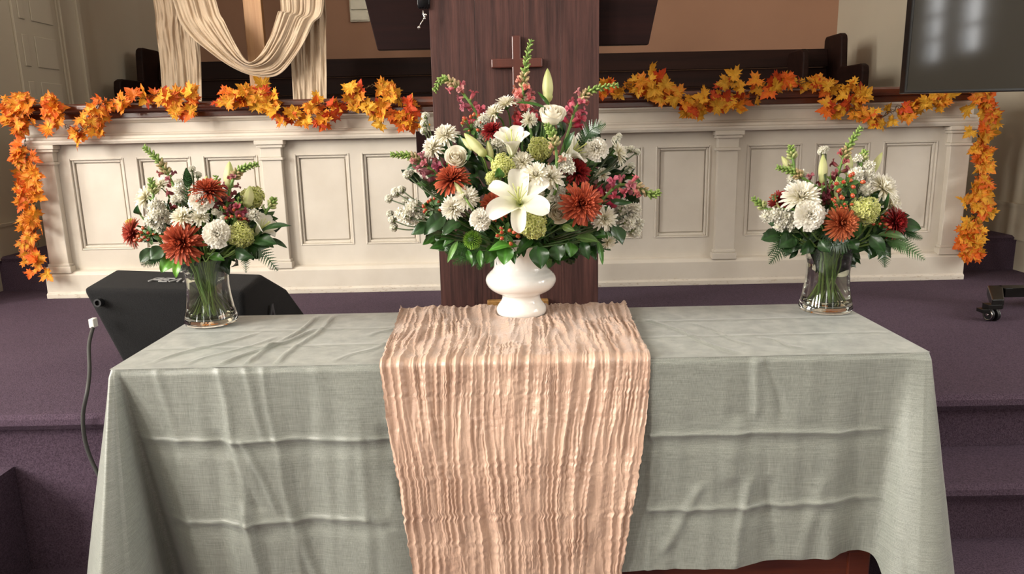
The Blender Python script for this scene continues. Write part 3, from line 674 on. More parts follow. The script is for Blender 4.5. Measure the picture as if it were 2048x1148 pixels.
def garland(label, runs, seed, cols, loc):
    rnd = random.Random(seed); root = thing('leaf_garland', label, 'garland', loc, 'autumn leaf garlands on the choir rail')
    m = MB(); vn = MB(); vn.col = L3((92, 66, 36))
    for (px, wd, dens, drop) in runs:
        P3 = [at(x, y, (YB - .11) if not drop else YB - .06) for x, y in px]
        if len(P3) > 1:
            path = catmull(P3, 10)
            for k in range(2): vn.tube([p + Vector((rnd.uniform(-.012, .012), rnd.uniform(-.01, .01), rnd.uniform(-.012, .012))) for p in path], .0016, 5)
        else: path = P3
        Ltot = sum((path[i + 1] - path[i]).length for i in range(len(path) - 1)); cnt = max(3, int(Ltot * dens * (2.2 if drop else 1.6)))
        for k in range(cnt):
            i = min(len(path) - 1, int(rnd.random() * len(path))); w3 = wd / 398
            j = Vector((rnd.gauss(0, .5) * w3, rnd.uniform(-.035, .03), rnd.gauss(0, .5) * w3)); p = path[i] + j
            if p.z < 1.49 and p.y > YB - .10 and -2.33 < p.x < 2.27: p.y = YB - .10
            nrm = Vector((rnd.gauss(0, .5), -1, rnd.gauss(.25, .5))).normalized()
            a = rnd.uniform(-math.pi, math.pi) if not drop else rnd.gauss(math.pi, .9)
            up = Vector((math.sin(a), 0, math.cos(a))); up = (up - nrm * up.dot(nrm)).normalized()
            ci, co = rnd.choice(cols); g = rnd.uniform(.85, 1.08)
            maple(m, p, nrm, up, rnd.uniform(.040, .060), tuple(v * g for v in L3(ci)), tuple(v * g for v in L3(co)), rnd)
            vn.tube([path[i], path[i].lerp(p, .6) + Vector((0, 0, .006)), p], .0009, 4)
    vn.build('vine', 'plant_stem', root, smooth=True); m.build('maple_leaves', 'silk_leaf', root, smooth=False)
    return root
CO = [(YEL, ROG), (YEL, ORG), (GLD, ROG), (ORG, ROG), (GLD, ORG), (YEL, RED)]
CM = [(YEL, GLD), (YEL, GLD), (GLD, ORG), (YEL, ORG), (ORG, ROG), (ROG, RED), (YEL, GLD)]
garland('orange and gold maple leaf garland along the left rail, hanging down its left end', [
    ([(80, 540), (73, 490), (66, 440), (70, 390), (60, 340), (50, 290), (45, 240), (46, 205)], 24, 52, True),
    ([(44, 205), (95, 205), (112, 235), (150, 262), (200, 248)], 22, 60, False),
    ([(200, 248), (192, 215), (235, 203), (280, 198)], 14, 38, False)], 3, CO, (at(60, 300, YB).x, YB - .06, 1.44))
garland('yellow and orange maple leaf garland swagged on the rail left of the pulpit', [
    ([(275, 200), (330, 190), (395, 192)], 15, 52, False), ([(335, 215), (385, 222)], 9, 50, False),
    ([(440, 203), (480, 188), (530, 200), (560, 225), (610, 240), (655, 235)], 19, 62, False),
    ([(620, 215), (690, 200), (745, 212), (790, 235), (850, 248)], 14, 46, False), ([(705, 190), (745, 172), (795, 197), (835, 215)], 9, 34, False)], 5, CM, (at(560, 200, YB).x, YB - .06, 1.44))
garland('yellow and orange maple leaf garland swagged on the rail right of the pulpit', [
    ([(1205, 180), (1250, 172), (1310, 168), (1345, 195), (1395, 212), (1450, 205), (1500, 198)], 18, 62, False), ([(1440, 168), (1480, 165)], 10, 50, False),
    ([(1515, 172), (1560, 165), (1620, 165), (1680, 175), (1730, 195)], 13, 54, False),
    ([(1655, 215), (1700, 218), (1755, 235), (1800, 215), (1850, 208), (1885, 198)], 14, 52, False)], 8, CM, (at(1500, 200, YB).x, YB - .06, 1.44))
garland('yellow and orange maple leaf garland hanging down the right end of the rail', [
    ([(1950, 190), (1965, 240), (1952, 300), (1958, 350), (1945, 400), (1948, 440), (1935, 470), (1932, 500)], 26, 66, True)], 11, [(YEL, GLD), (YEL, ORG), (GLD, ROG), (ORG, ROG), (YEL, GLD)], (at(1950, 300, YB).x, YB - .06, 1.44))

# ================================================================== FLOWERS
def mixc(a, b_, t): return tuple(x * (1 - t) + y * t for x, y in zip(a, b_))
def petal(m, L, W, az, e0, e1, r0=0, z0=0, cup=.2, ns=5, nw=3, c0=(1, 1, 1), c1=(1, 1, 1), shape=.5, tip=4, ruf=0, rnd=None, cpow=1, endw=.06):
    ca, sa = math.cos(az), math.sin(az); x = r0; z = z0; rows = []
    ph = rnd.uniform(0, 6) if rnd else 0
    for i in range(ns + 1):
        t = i / ns; e = e0 + (e1 - e0) * t
        w_ = W * ((t ** shape) * max(0, 1 - t ** tip) ** .5 + .16 * (1 - t)) if i < ns else W * endw
        rows.append((x, z, e, w_, t)); x += L / ns * math.cos(e); z += L / ns * math.sin(e)
    vs = []; cs = []
    for (x, z, e, w_, t) in rows:
        for j in range(nw):
            s = (j / (nw - 1) - .5) * 2; c_ = cup * w_ * s * s
            rr = ruf * t * math.sin(s * 7 + ph + t * 3) * L
            px = x - math.sin(e) * (c_ + rr); pz = z + math.cos(e) * (c_ + rr); py = s * w_
            vs.append((px * ca - py * sa, px * sa + py * ca, pz)); cs.append(mixc(c0, c1, t ** cpow))
    fs = [(i * nw + j, i * nw + j + 1, (i + 1) * nw + j + 1, (i + 1) * nw + j) for i in range(ns) for j in range(nw - 1)]
    m.add(vs, fs, cs)
GA = 2.399963
CW, CW2 = L3((252, 249, 240)), L3((214, 210, 176))
CACHE = {}
def head(kind, variant=0):
    """list of (part name, mesh) for a flower head of radius 1 opening along z"""
    key = (kind, variant)
    if key in CACHE: return CACHE[key]
    rnd = random.Random(hash(kind) % 1 + sum(map(ord, kind)) + variant * 17); m = MB(); parts = []; m.col = (.5, .5, .5)
    gm = MB(); gm.col = L3((60, 92, 40))
    def calyx(r=.25, z=-.25):
        gm.lathe([(.05, z - .12), (r * .8, z - .03), (r, z + .08), (r * .7, z + .16), (0, z + .16)], (0, 0, 0), 12)
    if kind in ('white_mum', 'daisy_mum', 'rust_mum', 'red_mum', 'orange_mum', 'pink_mum'):
        C = {'white_mum': ((240, 234, 204), (252, 249, 240)), 'daisy_mum': ((236, 230, 194), (252, 249, 240)), 'rust_mum': ((126, 26, 20), (208, 104, 70)), 'red_mum': ((104, 16, 22), (164, 42, 42)),
             'orange_mum': ((150, 44, 24), (206, 118, 74)), 'pink_mum': ((150, 40, 36), (204, 104, 84))}[kind]
        c0, c1 = L3(C[0]), L3(C[1]); N = {'white_mum': 170, 'daisy_mum': 100}.get(kind, 190); W = {'daisy_mum': .10, 'white_mum': .085}.get(kind, .085)
        for i in range(N):
            f = i / N; e = math.radians(-18 + 100 * f ** 1.0) + rnd.gauss(0, .09); L = (1.0 - .52 * f ** 1.2) * rnd.uniform(.88, 1.06)
            g = rnd.uniform(.88, 1.08); cc1 = tuple(v * g for v in c1)
            petal(m, L, W * (1 - .3 * f), i * GA + rnd.gauss(0, .1), e + .25, e - .30 + .75 * f, .06, .03 + .08 * f, .55, 5, 3, c0, cc1, .45, 9, cpow=1.4, endw=.4)
        calyx(.28, -.16)
        parts = [('petals', m, 'petal'), ('calyx', gm, 'plant_stem')]
    elif kind == 'carnation':
        c0, c1 = L3((238, 232, 206)), L3((252, 249, 240))
        for i in range(64):
            f = i / 64; e = math.radians(-12 + 98 * f); L = (.98 - .15 * f) * rnd.uniform(.85, 1.05)
            petal(m, L, .34, i * GA + rnd.gauss(0, .2), e + .2, e - .25, .02, 0, .1, 7, 9, c0, c1, .9, 12, .055, rnd, endw=.75)
        calyx(.24, -.3); parts = [('petals', m, 'petal'), ('calyx', gm, 'plant_stem')]
    elif kind == 'rose':
        cI, cO = L3((244, 222, 192)), L3((250, 245, 228))
        for i in range(19):
            f = i / 18; R_ = .10 + .66 * f ** 1.1; H = 1.22 - .22 * f; a0 = i * GA; wid = math.radians(150 - 60 * f); opn = .01 + .26 * f ** 2.2
            def fn(u, t, R_=R_, H=H, a0=a0, wid=wid, opn=opn, f=f):
                a = a0 + (u - .5) * wid; s = (u - .5) * 2
                r = R_ * (math.sin(min(1, t * 1.5 + .12) * math.pi / 2)) ** .8 + opn * max(0, t - .55) ** 1.5 * 1.6
                tt = t * (1 - .16 * s * s); z = -.45 + H * tt * (1 - .12 * f * f) - .25 * f * max(0, t - .8)
                return (r * math.cos(a), r * math.sin(a), z)
            m.grid(fn, 11, 9, lambda u, t, f=f: mixc(mixc(cI, cO, f), L3((250, 246, 232)), t))
        calyx(.3, -.55)
        for k in range(5): petal(gm, .55, .10, k * 1.256, -.5, .3, .15, -.48, .3, 4, 3, L3((70, 100, 44)), L3((84, 112, 52)))
        parts = [('petals', m, 'petal'), ('calyx', gm, 'plant_stem')]
    elif kind in ('lily', 'half_lily'):
        c0, c1 = L3((222, 226, 170)), L3((252, 249, 240)); op = {'lily': (1.0, -.55), 'half_lily': (1.38, .45)}[kind]
        for i in range(6):
            inner = i % 2; mm = MB(); mm.col = (.5, .5, .5)
            petal(mm, 1.15, .33 + .12 * inner, i * math.pi / 3 + .2, op[0] + .04 * inner, op[1] + rnd.gauss(0, .12), .07, -.32, .55, 12, 7, c0, c1, .62, 3.2, .012, rnd, .35)
            parts.append(('petal', mm, 'petal'))
        sm = MB(); sm.col = L3((206, 212, 130))
        for i in range(6):
            a = i * math.pi / 3 + .7; d = Vector((math.cos(a) * .22, math.sin(a) * .22, .62)); sm.tube([(0, 0, -.25), d * .5 + Vector((0, 0, -.1)), d + Vector((d.x * .3, d.y * .3, 0))], [.02, .016, .012], 6)
        sm.tube([(0, 0, -.25), (.0, 0, .3), (.05, 0, .75)], [.03, .024, .03], 8).ball((.05, 0, .77), (.05, .05, .03), 8, 5)
        gm.col = L3((196, 204, 140)); gm.lathe([(.02, -.55), (.09, -.45), (.13, -.32), (.10, -.2)], (0, 0, 0), 12)
        parts += [('stamens', sm, 'plant_stem'), ('throat', gm, 'petal')]
    elif kind == 'lily_bud':
        n = 24; prof_ = []; ca_, cb_ = L3((172, 186, 96)), L3((226, 226, 172)); vs = []; cs = []; fs = []; M_ = 18
        for i in range(M_ + 1):
            t = i / M_; r = .205 * (math.sin(math.pi * t ** .82) ** .75) + (.05 * (1 - t) if t < .2 else 0)
            for k in range(n):
                a = 2 * math.pi * k / n; rr = r * (1 + .09 * math.cos(3 * a) - .10 * max(0, math.cos(3 * a)) ** 8)
                vs.append((rr * math.cos(a), rr * math.sin(a), t)); g = .5 + .5 * math.cos(3 * a)
                cs.append(mixc(ca_, cb_, min(1, .25 + .75 * math.sin(math.pi * t) * (.35 + .65 * (1 - g ** 6)))))
        for i in range(M_):
            for k in range(n): k2 = (k + 1) % n; fs.append((i * n + k, i * n + k2, (i + 1) * n + k2, (i + 1) * n + k))
        m.add(vs, fs, cs); parts = [('bud', m, 'petal')]
    elif kind in ('hydrangea', 'yellow_hydrangea'):
        ca_, cb_ = (L3((206, 210, 108)), L3((234, 236, 166))) if kind == 'hydrangea' else (L3((206, 190, 60)), L3((234, 220, 110)))
        for i in range(85):
            z = 1 - 1.5 * (i + .5) / 85; r = math.sqrt(max(0, 1 - z * z)); a = i * GA; nrm = Vector((r * math.cos(a), r * math.sin(a), z)); q = Vector((0, 0, 1)).rotation_difference((nrm + Vector((rnd.gauss(0, .2), rnd.gauss(0, .2), 0))).normalized())
            f_ = MB(); f_.col = (.5, .5, .5); rs = rnd.uniform(.75, 1.1); lump = 1 + .30 * noise.noise(nrm * 1.7 + Vector((variant * 5, 0, 3)))
            for k in range(5): petal(f_, .20 * rs, .10, k * 1.2566 + i, .35, -.4, .0, 0, .5, 3, 3, ca_, cb_, .5, 6)
            f_.lathe([(.0, .05), (.03, .04), (.04, 0)], (0, 0, 0), 6)
            m.add([q @ Vector(v) + nrm * (.80 * lump + rnd.uniform(-.06, .1)) for v in f_.v], f_.f, f_.c)
        gm.col = L3((176, 184, 90)); gm.ball((0, 0, 0), (.70, .72, .72), 12, 8); parts = [('florets', m, 'petal'), ('core', gm, 'plant_stem')]
    elif kind in ('stock', 'statice'):
        n_ = 20 if kind == 'stock' else 24
        for i in range(n_):
            z = 1 - 1.55 * (i + .5) / n_; r = math.sqrt(max(0, 1 - z * z)); a = i * GA + rnd.gauss(0, .2); nrm = Vector((r * math.cos(a), r * math.sin(a), z)); q = Vector((0, 0, 1)).rotation_difference(nrm)
            f_ = MB(); f_.col = (.5, .5, .5); sc_ = (.62 if kind == 'stock' else .46) * rnd.uniform(.75, 1.1)
            for k in range(7 if kind == 'stock' else 5): petal(f_, sc_, sc_ * .42, k * (GA if k > 4 else 1.2566) + i, (.1 if k < 5 else .9), (.0 if k < 5 else 1.2), .0, 0, .4, 4, 5, L3((236, 234, 206)), CW, .6, 9, .05, rnd, endw=.6)
            m.add([q @ Vector(v) + nrm * rnd.uniform(.5, .85) for v in f_.v], f_.f, f_.c)
        gm.col = L3((150, 160, 110)); gm.ball((0, 0, -.1), (.42, .42, .55), 10, 6); parts = [('florets', m, 'petal'), ('calyx', gm, 'plant_stem')]
    elif kind == 'green_ball':
        m.col = L3((96, 150, 30))
        for i in range(230):
            z = 1 - 1.9 * (i + .5) / 230; r = math.sqrt(max(0, 1 - z * z)); a = i * GA; d_ = Vector((r * math.cos(a), r * math.sin(a), z)); e_ = (d_ + Vector((rnd.gauss(0, .3), rnd.gauss(0, .3), rnd.gauss(0, .3)))).normalized()
            m.tube([d_ * .45, d_ * .8, d_ * .8 + e_ * .28], [.03, .03, .006], 4, [L3((60, 100, 20)), L3((110, 160, 40)), L3((160, 200, 70))], False)
        gm.ball((0, 0, 0), (.6, .6, .6), 12, 8); parts = [('bristles', m, 'plant_stem'), ('core', gm, 'plant_stem')]
    elif kind == 'hypericum':
        for i in range(11):
            d_ = Vector((rnd.gauss(0, .5), rnd.gauss(0, .5), rnd.uniform(-.5, .9))); d_ = d_.normalized() * rnd.uniform(.5, 1.0)
            m.ball(d_ + Vector((0, 0, .12)), (.13, .13, .17), 10, 7, d_, (L3((196, 104, 56)), L3((158, 40, 28))))
            gm.col = L3((84, 116, 46)); gm.tube([(0, 0, -.9), d_ * .45, d_], .025, 5)
            for k in range(4):
                f_ = MB(); f_.col = (.5,) * 3; petal(f_, .22, .08, k * 1.57, .2, .5, .03, 0, .3, 3, 3, L3((86, 122, 50)), L3((110, 146, 66)))
                q = Vector((0, 0, 1)).rotation_difference(d_.normalized()); gm.add([q @ Vector(v) + d_ for v in f_.v], f_.f, f_.c)
        for k in range(6):
            f_ = MB(); f_.col = (.5,) * 3; petal(f_, .7, .2, k * 1.1, .2, -.3, .1, -.4, .3, 4, 3, L3((50, 84, 34)), L3((74, 110, 46))); gm.add(f_.v, f_.f, f_.c)
        parts = [('berries', m, 'berry'), ('sepals', gm, 'plant_stem')]
    res = [(nm, mm.mesh(kind + '_' + nm, [mt], True)) for nm, mm, mt in parts]
    CACHE[key] = res; return res

class Bouquet:
    def __init__(s, name, vase, cx, cy, rx, ry, kmax, mouth_z, mouth_r, glass, seed):
        s.name = name; s.V = vase; s.c = (cx, cy); s.r = (rx, ry); s.k = kmax; s.mz = mouth_z; s.mr = mouth_r; s.glass = glass; s.rnd = random.Random(seed); s.n = 0
        s.core = Vector((vase.x, vase.y + .02, at(cx, cy + 30, vase.y).z))
    def depth(s, px, py):
        q = 1 - ((px - s.c[0]) / s.r[0]) ** 2 - ((py - s.c[1]) / s.r[1]) ** 2
        return s.V.y - s.k * math.sqrt(max(0, q)) + (.02 if q < 0 else 0)
    def pos(s, px, py, dy=0): return at(px, py, s.depth(px, py) + dy)
    def stem_path(s, p, d=None):
        """from the head down into the vase"""
        top = Vector((s.V.x, s.V.y, s.mz)); out = Vector((p.x - top.x, p.y - top.y, 0)); L = out.length; o1 = out.normalized() * min(s.mr, L * .4) if L > 1e-4 else out
        o1 = o1 + Vector((s.rnd.uniform(-.012, .012), s.rnd.uniform(-.012, .012), 0))
        if o1.length > s.mr: o1 = o1.normalized() * s.mr
        p1 = top + o1; pts = [p]
        if d is not None: pts.append(p - d * min(.04, (p - p1).length * .3))
        pts.append(p1.lerp(p, .4) + Vector((0, 0, -.01))); pts.append(p1)
        if s.glass:
            a = s.rnd.uniform(0, 6.28); e = -o1.normalized() * s.rnd.uniform(.0, .042) + Vector((math.cos(a), math.sin(a), 0)) * .018
            pts.append(s.V + Vector((0, 0, .022)) + e); 
        else: pts.append(Vector((s.V.x, s.V.y, s.mz - .05)) + o1 * .5)
        return pts
    def root(s, nm, p, label, cat):
        o = thing(nm, label, cat, p, 'flowers and greenery in the ' + s.name); s.n += 1; return o
    def stem(s, root, p, d, r=.0022, col=(70, 104, 42)):
        if s.glass: col = (112, 138, 66); r *= 1.2
        m = MB(); m.col = L3(col); m.tube(catmull(s.stem_path(p, d), 6), r, 6); m.build('stem', 'plant_stem', root, smooth=True)
    def flower(s, kind, px, py, rpx, label, f=None, dy=0, cat='flower', nm=None, blend=.45):
        p = s.pos(px, py, dy); zc = (p - CAM).dot(_F); r = rpx * zc / FPX
        d = (p - s.core).normalized(); cam_d = (CAM - p).normalized()
        if f is None: d = (d * (1 - blend) + cam_d * blend).normalized()
        else: d = Vector(f).normalized()
        n_ = {'white_mum': 'chrysanthemum', 'daisy_mum': 'chrysanthemum', 'rust_mum': 'chrysanthemum', 'red_mum': 'chrysanthemum', 'orange_mum': 'chrysanthemum', 'pink_mum': 'chrysanthemum', 'half_lily': 'lily', 'yellow_hydrangea': 'hydrangea',
              'stock': 'stock_flower', 'statice': 'statice', 'green_ball': 'green_dianthus', 'hypericum': 'hypericum_sprig'}.get(kind, kind)
        o = s.root(nm or n_, p, label, cat)
        q = d.to_track_quat('Z', 'Y') @ Quaternion((0, 0, 1), s.rnd.uniform(0, 6.28) if kind != 'lily' else .35)
        for nm_, me in head(kind, s.rnd.randrange(2)):
            c = bpy.data.objects.new(nm_, me); COL.objects.link(c); c.parent = o
            c.rotation_mode = 'QUATERNION'; c.rotation_quaternion = q; c.scale = (r, r, r)
        s.stem(o, p - d * r * .2, d)
        return o
    def bud(s, bx, by, tx, ty, wpx, label, dy=0):
        a = s.pos(bx, by, dy); b_ = at(tx, ty, a.y + .01); L = (b_ - a).length; d = (b_ - a).normalized(); o = s.root('lily_bud', a, label, 'flower bud')
        zc = (a - CAM).dot(_F); w_ = wpx * zc / FPX / .46
        for nm_, me in head('lily_bud'):
            c = bpy.data.objects.new(nm_, me); COL.objects.link(c); c.parent = o; c.rotation_mode = 'QUATERNION'; c.rotation_quaternion = d.to_track_quat('Z', 'Y') @ Quaternion((0, 0, 1), s.rnd.uniform(0, 2)); c.scale = (w_, w_, L)
        s.stem(o, a + d * .004, d, .0024, (110, 140, 64)); return o
    def snap(s, px, label, bloom, n_bloom, dy=0, buds=26, size=.020):
        """px: pixel path base -> tip; blossoms on the lower part, green buds towards the tip"""
        rnd = s.rnd; base = s.pos(px[0][0], px[0][1], dy); Y = base.y
        P = catmull([at(x, y, Y + .004 * i) for i, (x, y) in enumerate(px)], 12); o = s.root('snapdragon', base, label, 'flower'); N = len(P)
        sp_ = s.stem_path(base, (P[1] - P[0]).normalized()); st = MB(); st.col = L3((98, 132, 60)); full = catmull(list(reversed(sp_)), 5) + P[1:]
        st.tube(full, [.0034 if i < len(full) * .6 else .0034 - .0022 * (i / len(full) - .6) / .4 for i in range(len(full))], 7)
        st.build('stem', 'plant_stem', o, smooth=True)
        bm_ = MB(); bm_.col = (.5,) * 3; gm = MB(); gm.col = (.5,) * 3
        def local(i):
            d = (P[min(i + 1, N - 1)] - P[max(i - 1, 0)]).normalized(); return d
        buds = int(buds * 1.7)
        for k in range(buds):
            f = .50 + .50 * k / buds; i = min(N - 1, int(f * (N - 1))); d = local(i); a = k * GA; q = Vector((0, 0, 1)).rotation_difference(d); rad = q @ Vector((math.cos(a), math.sin(a), 0))
            sz = .0098 * (1 - .50 * (f - .5) / .5); ax = (rad + d * .7).normalized()
            c2 = L3((150, 172, 92)) if f > .66 else mixc(L3((206, 196, 140)), L3(bloom[1]), .5)
            gm.ball(P[i] + rad * sz * .8, (sz * .42, sz * .42, sz * .95), 7, 5, ax, (L3((96, 132, 56)), c2))
        nb = int(n_bloom * 1.15)
        for k in range(nb):
            f = .56 * k / nb; i = int(f * (N - 1)); d = local(i); a = k * GA + .6; q = Vector((0, 0, 1)).rotation_difference(d); rad = q @ Vector((math.cos(a), math.sin(a), 0)); sz = size * 1.08 * (1.12 - .8 * f) * rnd.uniform(.85, 1.1)
            ax = (rad * .9 + d * .45).normalized(); c0 = P[i] + rad * .004; tipp = c0 + ax * sz
            bc = tuple(v * rnd.uniform(.8, 1.15) for v in mixc(L3(bloom[0]), L3(bloom[1]), min(1, f * 1.8)))
            bm_.tube([c0, c0 + ax * sz * .5, tipp], [sz * .14, sz * .27, sz * .30], 8, [mixc(bc, L3((190, 180, 130)), .5), bc, bc])
            q2 = Vector((0, 0, 1)).rotation_difference(ax); f_ = MB(); f_.col = (.5,) * 3
            for g, (az, L_, W_, e0, e1) in enumerate(((.5, .75, .34, 1.3, .2), (-.5, .75, .34, 1.3, .2), (2.4, .62, .30, 1.0, -.9), (3.14, .66, .32, .9, -1.0), (3.9, .62, .30, 1.0, -.9), (3.14, .42, .26, 1.7, 1.2))):
                petal(f_, L_ * sz, W_ * sz, az, e0, e1, .16 * sz, 0, .5, 5, 5, bc, mixc(bc, (1, .75, .78), .10), .6, 6, .05, rnd)
            q3 = q2 @ Quaternion((0, 0, 1), rnd.uniform(0, 6.28) if abs(d.z) < .2 else 0)
            bm_.add([q3 @ Vector(v) + tipp - ax * sz * .12 for v in f_.v], f_.f, f_.c)
            gm.ball(c0, (.0035, .0035, .005), 6, 4, ax, (L3((90, 124, 54)), L3((110, 140, 66))))
        bm_.build('blossoms', 'petal', o, smooth=True); gm.build('buds', 'plant_stem', o, smooth=True); return o
    def statice(s, heads, label, dy=0, join=None, kind='statice'):
        """heads: list of (px,py,rpx) on one branching stem"""
        p0 = s.pos(*join) if join else s.pos(heads[0][0], heads[0][1] + 30); o = s.root('statice', p0, label, 'flower'); st = MB(); st.col = L3((58, 70, 40))
        ph = s.pos(heads[0][0], heads[0][1], dy)
        for (px, py, rp) in heads:
            p = at(px, py, ph.y + s.rnd.uniform(-.01, .01)); zc = (p - CAM).dot(_F); r = rp * zc / FPX; d = ((p - p0).normalized() + Vector((0, -.25, .3))).normalized()
            for nm_, me in head(kind, s.rnd.randrange(2)):
                c = bpy.data.objects.new(nm_, me); COL.objects.link(c); c.parent = o; c.location = p - p0; c.rotation_mode = 'QUATERNION'; c.rotation_quaternion = d.to_track_quat('Z', 'Y'); c.scale = (r, r, r)
            st.tube(catmull([p0, p0.lerp(p, .5) + Vector((0, 0, -.006)), p - d * r * .3], 5), .0018, 6)
        st.tube(catmull(s.stem_path(p0), 6), .0022, 6); st.build('stem', 'plant_stem', o, smooth=True); return o
    def leaf(s, bx, by, tx, ty, wpx, label, dy=0, dyt=None, col=(46, 84, 30), nm='broad_leaf', face=None, serr=True):
        a = s.pos(bx, by, dy); b_ = at(tx, ty, a.y - .02 if dyt is None else a.y + dyt); o = s.root(nm, a, label, 'leaf'); m = MB(); m.col = (.5,) * 3
        leafmesh(m, a, b_, wpx * (a - CAM).dot(_F) / FPX, col, s.rnd, face, serr); m.build('blade', 'green_leaf', o, smooth=True)
        s.stem(o, a, (b_ - a).normalized() * -1 if False else None, .0016, (56, 84, 36)); return o
    def fern(s, px, label, w0=26, dy=0, col=(40, 74, 34), dyt=-.03):
        a = s.pos(px[0][0], px[0][1], dy); n = len(px); P = catmull([at(x, y, a.y + dyt * i / max(1, n - 1)) for i, (x, y) in enumerate(px)], 10); o = s.root('fern_frond', a, label, 'fern'); m = MB(); m.col = (.5,) * 3
        fernmesh(m, P, w0 * (a - CAM).dot(_F) / FPX, col, s.rnd); m.build('frond', 'green_leaf', o, smooth=False); s.stem(o, a, None, .0014, (60, 80, 40)); return o
    def filler(s, n, spread, cols, label):
        """dark mixed leaves inside the bouquet, too many to count"""
        m = MB(); m.col = (.5,) * 3; rnd = s.rnd
        for k in range(n):
            u = rnd.uniform(-1, 1); v = rnd.uniform(-1, 1); d = math.hypot(u, v)
            if d > 1: continue
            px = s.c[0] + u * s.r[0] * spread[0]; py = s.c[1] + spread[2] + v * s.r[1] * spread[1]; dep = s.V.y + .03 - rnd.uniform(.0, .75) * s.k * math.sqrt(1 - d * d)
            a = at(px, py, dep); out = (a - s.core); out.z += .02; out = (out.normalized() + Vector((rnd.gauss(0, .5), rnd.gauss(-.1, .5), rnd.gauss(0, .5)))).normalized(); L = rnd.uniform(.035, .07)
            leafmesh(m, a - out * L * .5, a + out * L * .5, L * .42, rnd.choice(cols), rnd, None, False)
        # a few thin stalks joining them to the mouth
        for k in range(26):
            a = rnd.uniform(0, 6.28); p = Vector((s.core.x + math.cos(a) * .6 * (s.r[0] * spread[0]) * .0013, s.core.y - abs(math.sin(a)) * .05, s.core.z + rnd.uniform(-.02, .10))); sv = m.col; m.col = L3((52, 76, 34)); m.tube(catmull(s.stem_path(p), 4), .0016, 5); m.col = sv
        o = m.build('leafy_filler', 'green_leaf', smooth=True); o['kind'] = 'stuff'; tag(o, label, 'greenery'); return o

def leafmesh(m, a, b_, wid, col, rnd, face=None, serr=False):
    a = Vector(a); b_ = Vector(b_); d = (b_ - a); L = d.length; d.normalize()
    f = Vector(face) if face is not None else (Vector((rnd.gauss(0, .3), -1, rnd.gauss(.45, .35))))
    f = (f - d * f.dot(d)).normalized(); sd_ = d.cross(f); dr_ = rnd.uniform(.05, .22) * L; g = rnd.uniform(.85, 1.15); c1 = tuple(v * g for v in L3(col)); c2 = tuple(min(1, v * 1.7) for v in c1); NU, NV = 9, 13; wv = rnd.uniform(0, 6)
    def fn(u, t):
        s = (u - .5) * 2; w_ = wid * .5 * (math.sin(math.pi * t ** .8) ** .8) * (1 + (.05 * ((int(t * 24) % 2) * 2 - 1) if serr and abs(s) > .9 else 0))
        up = .28 * abs(s) * w_ + .06 * wid * math.sin(t * 9 + wv + s * 2) * abs(s) - .02 * wid * math.cos(t * 40) * abs(s)
        return a + d * (L * t) + sd_ * (s * w_) + f * (up + dr_ * math.sin(math.pi * t) * .8)
    m.grid(fn, NU, NV, lambda u, t: c2 if abs(u - .5) < .06 else c1)
def fernmesh(m, P, w0, col, rnd):
    n = len(P); c1 = L3(col)
    m.tube(P, .0009, 4, [c1] * n)
    for i in range(2, n - 1):
        t = i / (n - 1); L = w0 * (math.sin(math.pi * min(1, .18 + .82 * t)) ** .8) * (1 - .25 * t) + w0 * .06; d = (P[min(i + 1, n - 1)] - P[i - 1]).normalized(); f = Vector((rnd.gauss(0, .12), -1, .5)); f = (f - d * f.dot(d)).normalized(); s_ = d.cross(f)
        for sg in (-1, 1):
            ax = (s_ * sg + d * .65 + f * rnd.gauss(0, .12)).normalized(); bx = f.cross(ax); g = rnd.uniform(.8, 1.2); c = tuple(v * g for v in c1); K = 5
            vs = [P[i]]; 
            for k in range(1, K + 1):
                q = k / K; ww = L * .20 * (1 - q * .85)
                vs += [P[i] + ax * (L * (q - .5 / K)) + bx * ww, P[i] + ax * (L * q) + bx * ww * .35, P[i] + ax * (L * (q - .5 / K)) - bx * ww, P[i] + ax * (L * q) - bx * ww * .35]
            fs = []; pr = (0, 0)
            for k in range(K):
                o_ = 1 + 4 * k
                fs.append((pr[0], o_, o_ + 1, o_ + 3, o_ + 2, pr[1]) if k else (0, o_, o_ + 1, o_ + 3, o_ + 2)); pr = (o_ + 1, o_ + 3)
            m.add(vs, fs, [c] * len(vs))

# ------------------------------------------------------------------ the urn bouquet
PINK = ((176, 36, 74), (206, 124, 132)); MAUVE = ((140, 46, 74), (190, 130, 134)); CORAL = ((200, 48, 64), (216, 136, 132)); RDK = ((120, 28, 42), (170, 90, 92))
B = Bouquet('urn bouquet', URN, 1045, 390, 290, 230, .24, URN.z + .205, .045, False, 21)
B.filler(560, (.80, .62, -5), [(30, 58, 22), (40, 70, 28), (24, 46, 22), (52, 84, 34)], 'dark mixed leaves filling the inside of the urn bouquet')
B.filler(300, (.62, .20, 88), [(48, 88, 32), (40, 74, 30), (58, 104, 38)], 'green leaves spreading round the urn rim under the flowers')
B.snap([(1056, 250), (1046, 200), (1050, 140), (1063, 78)], 'tall coral-pink snapdragon at the very top of the urn bouquet', CORAL, 16, .10)
B.snap([(962, 245), (940, 205), (912, 172), (885, 158), (868, 184)], 'mauve-pink snapdragon arching left with a curled green tip, upper left of the urn bouquet', PINK, 9, .08)
B.snap([(880, 352), (850, 328), (820, 312), (780, 309)], 'mauve snapdragon pointing left at mid height of the urn bouquet', MAUVE, 12, .03)
B.snap([(1140, 252), (1153, 215), (1180, 182), (1238, 170)], 'mauve-pink snapdragon arching right, upper right of the urn bouquet', PINK, 9, .08)
B.snap([(1205, 400), (1235, 372), (1270, 372), (1305, 390), (1320, 382)], 'deep pink snapdragon with long green tip pointing right, right side of the urn bouquet', PINK, 10, .0)
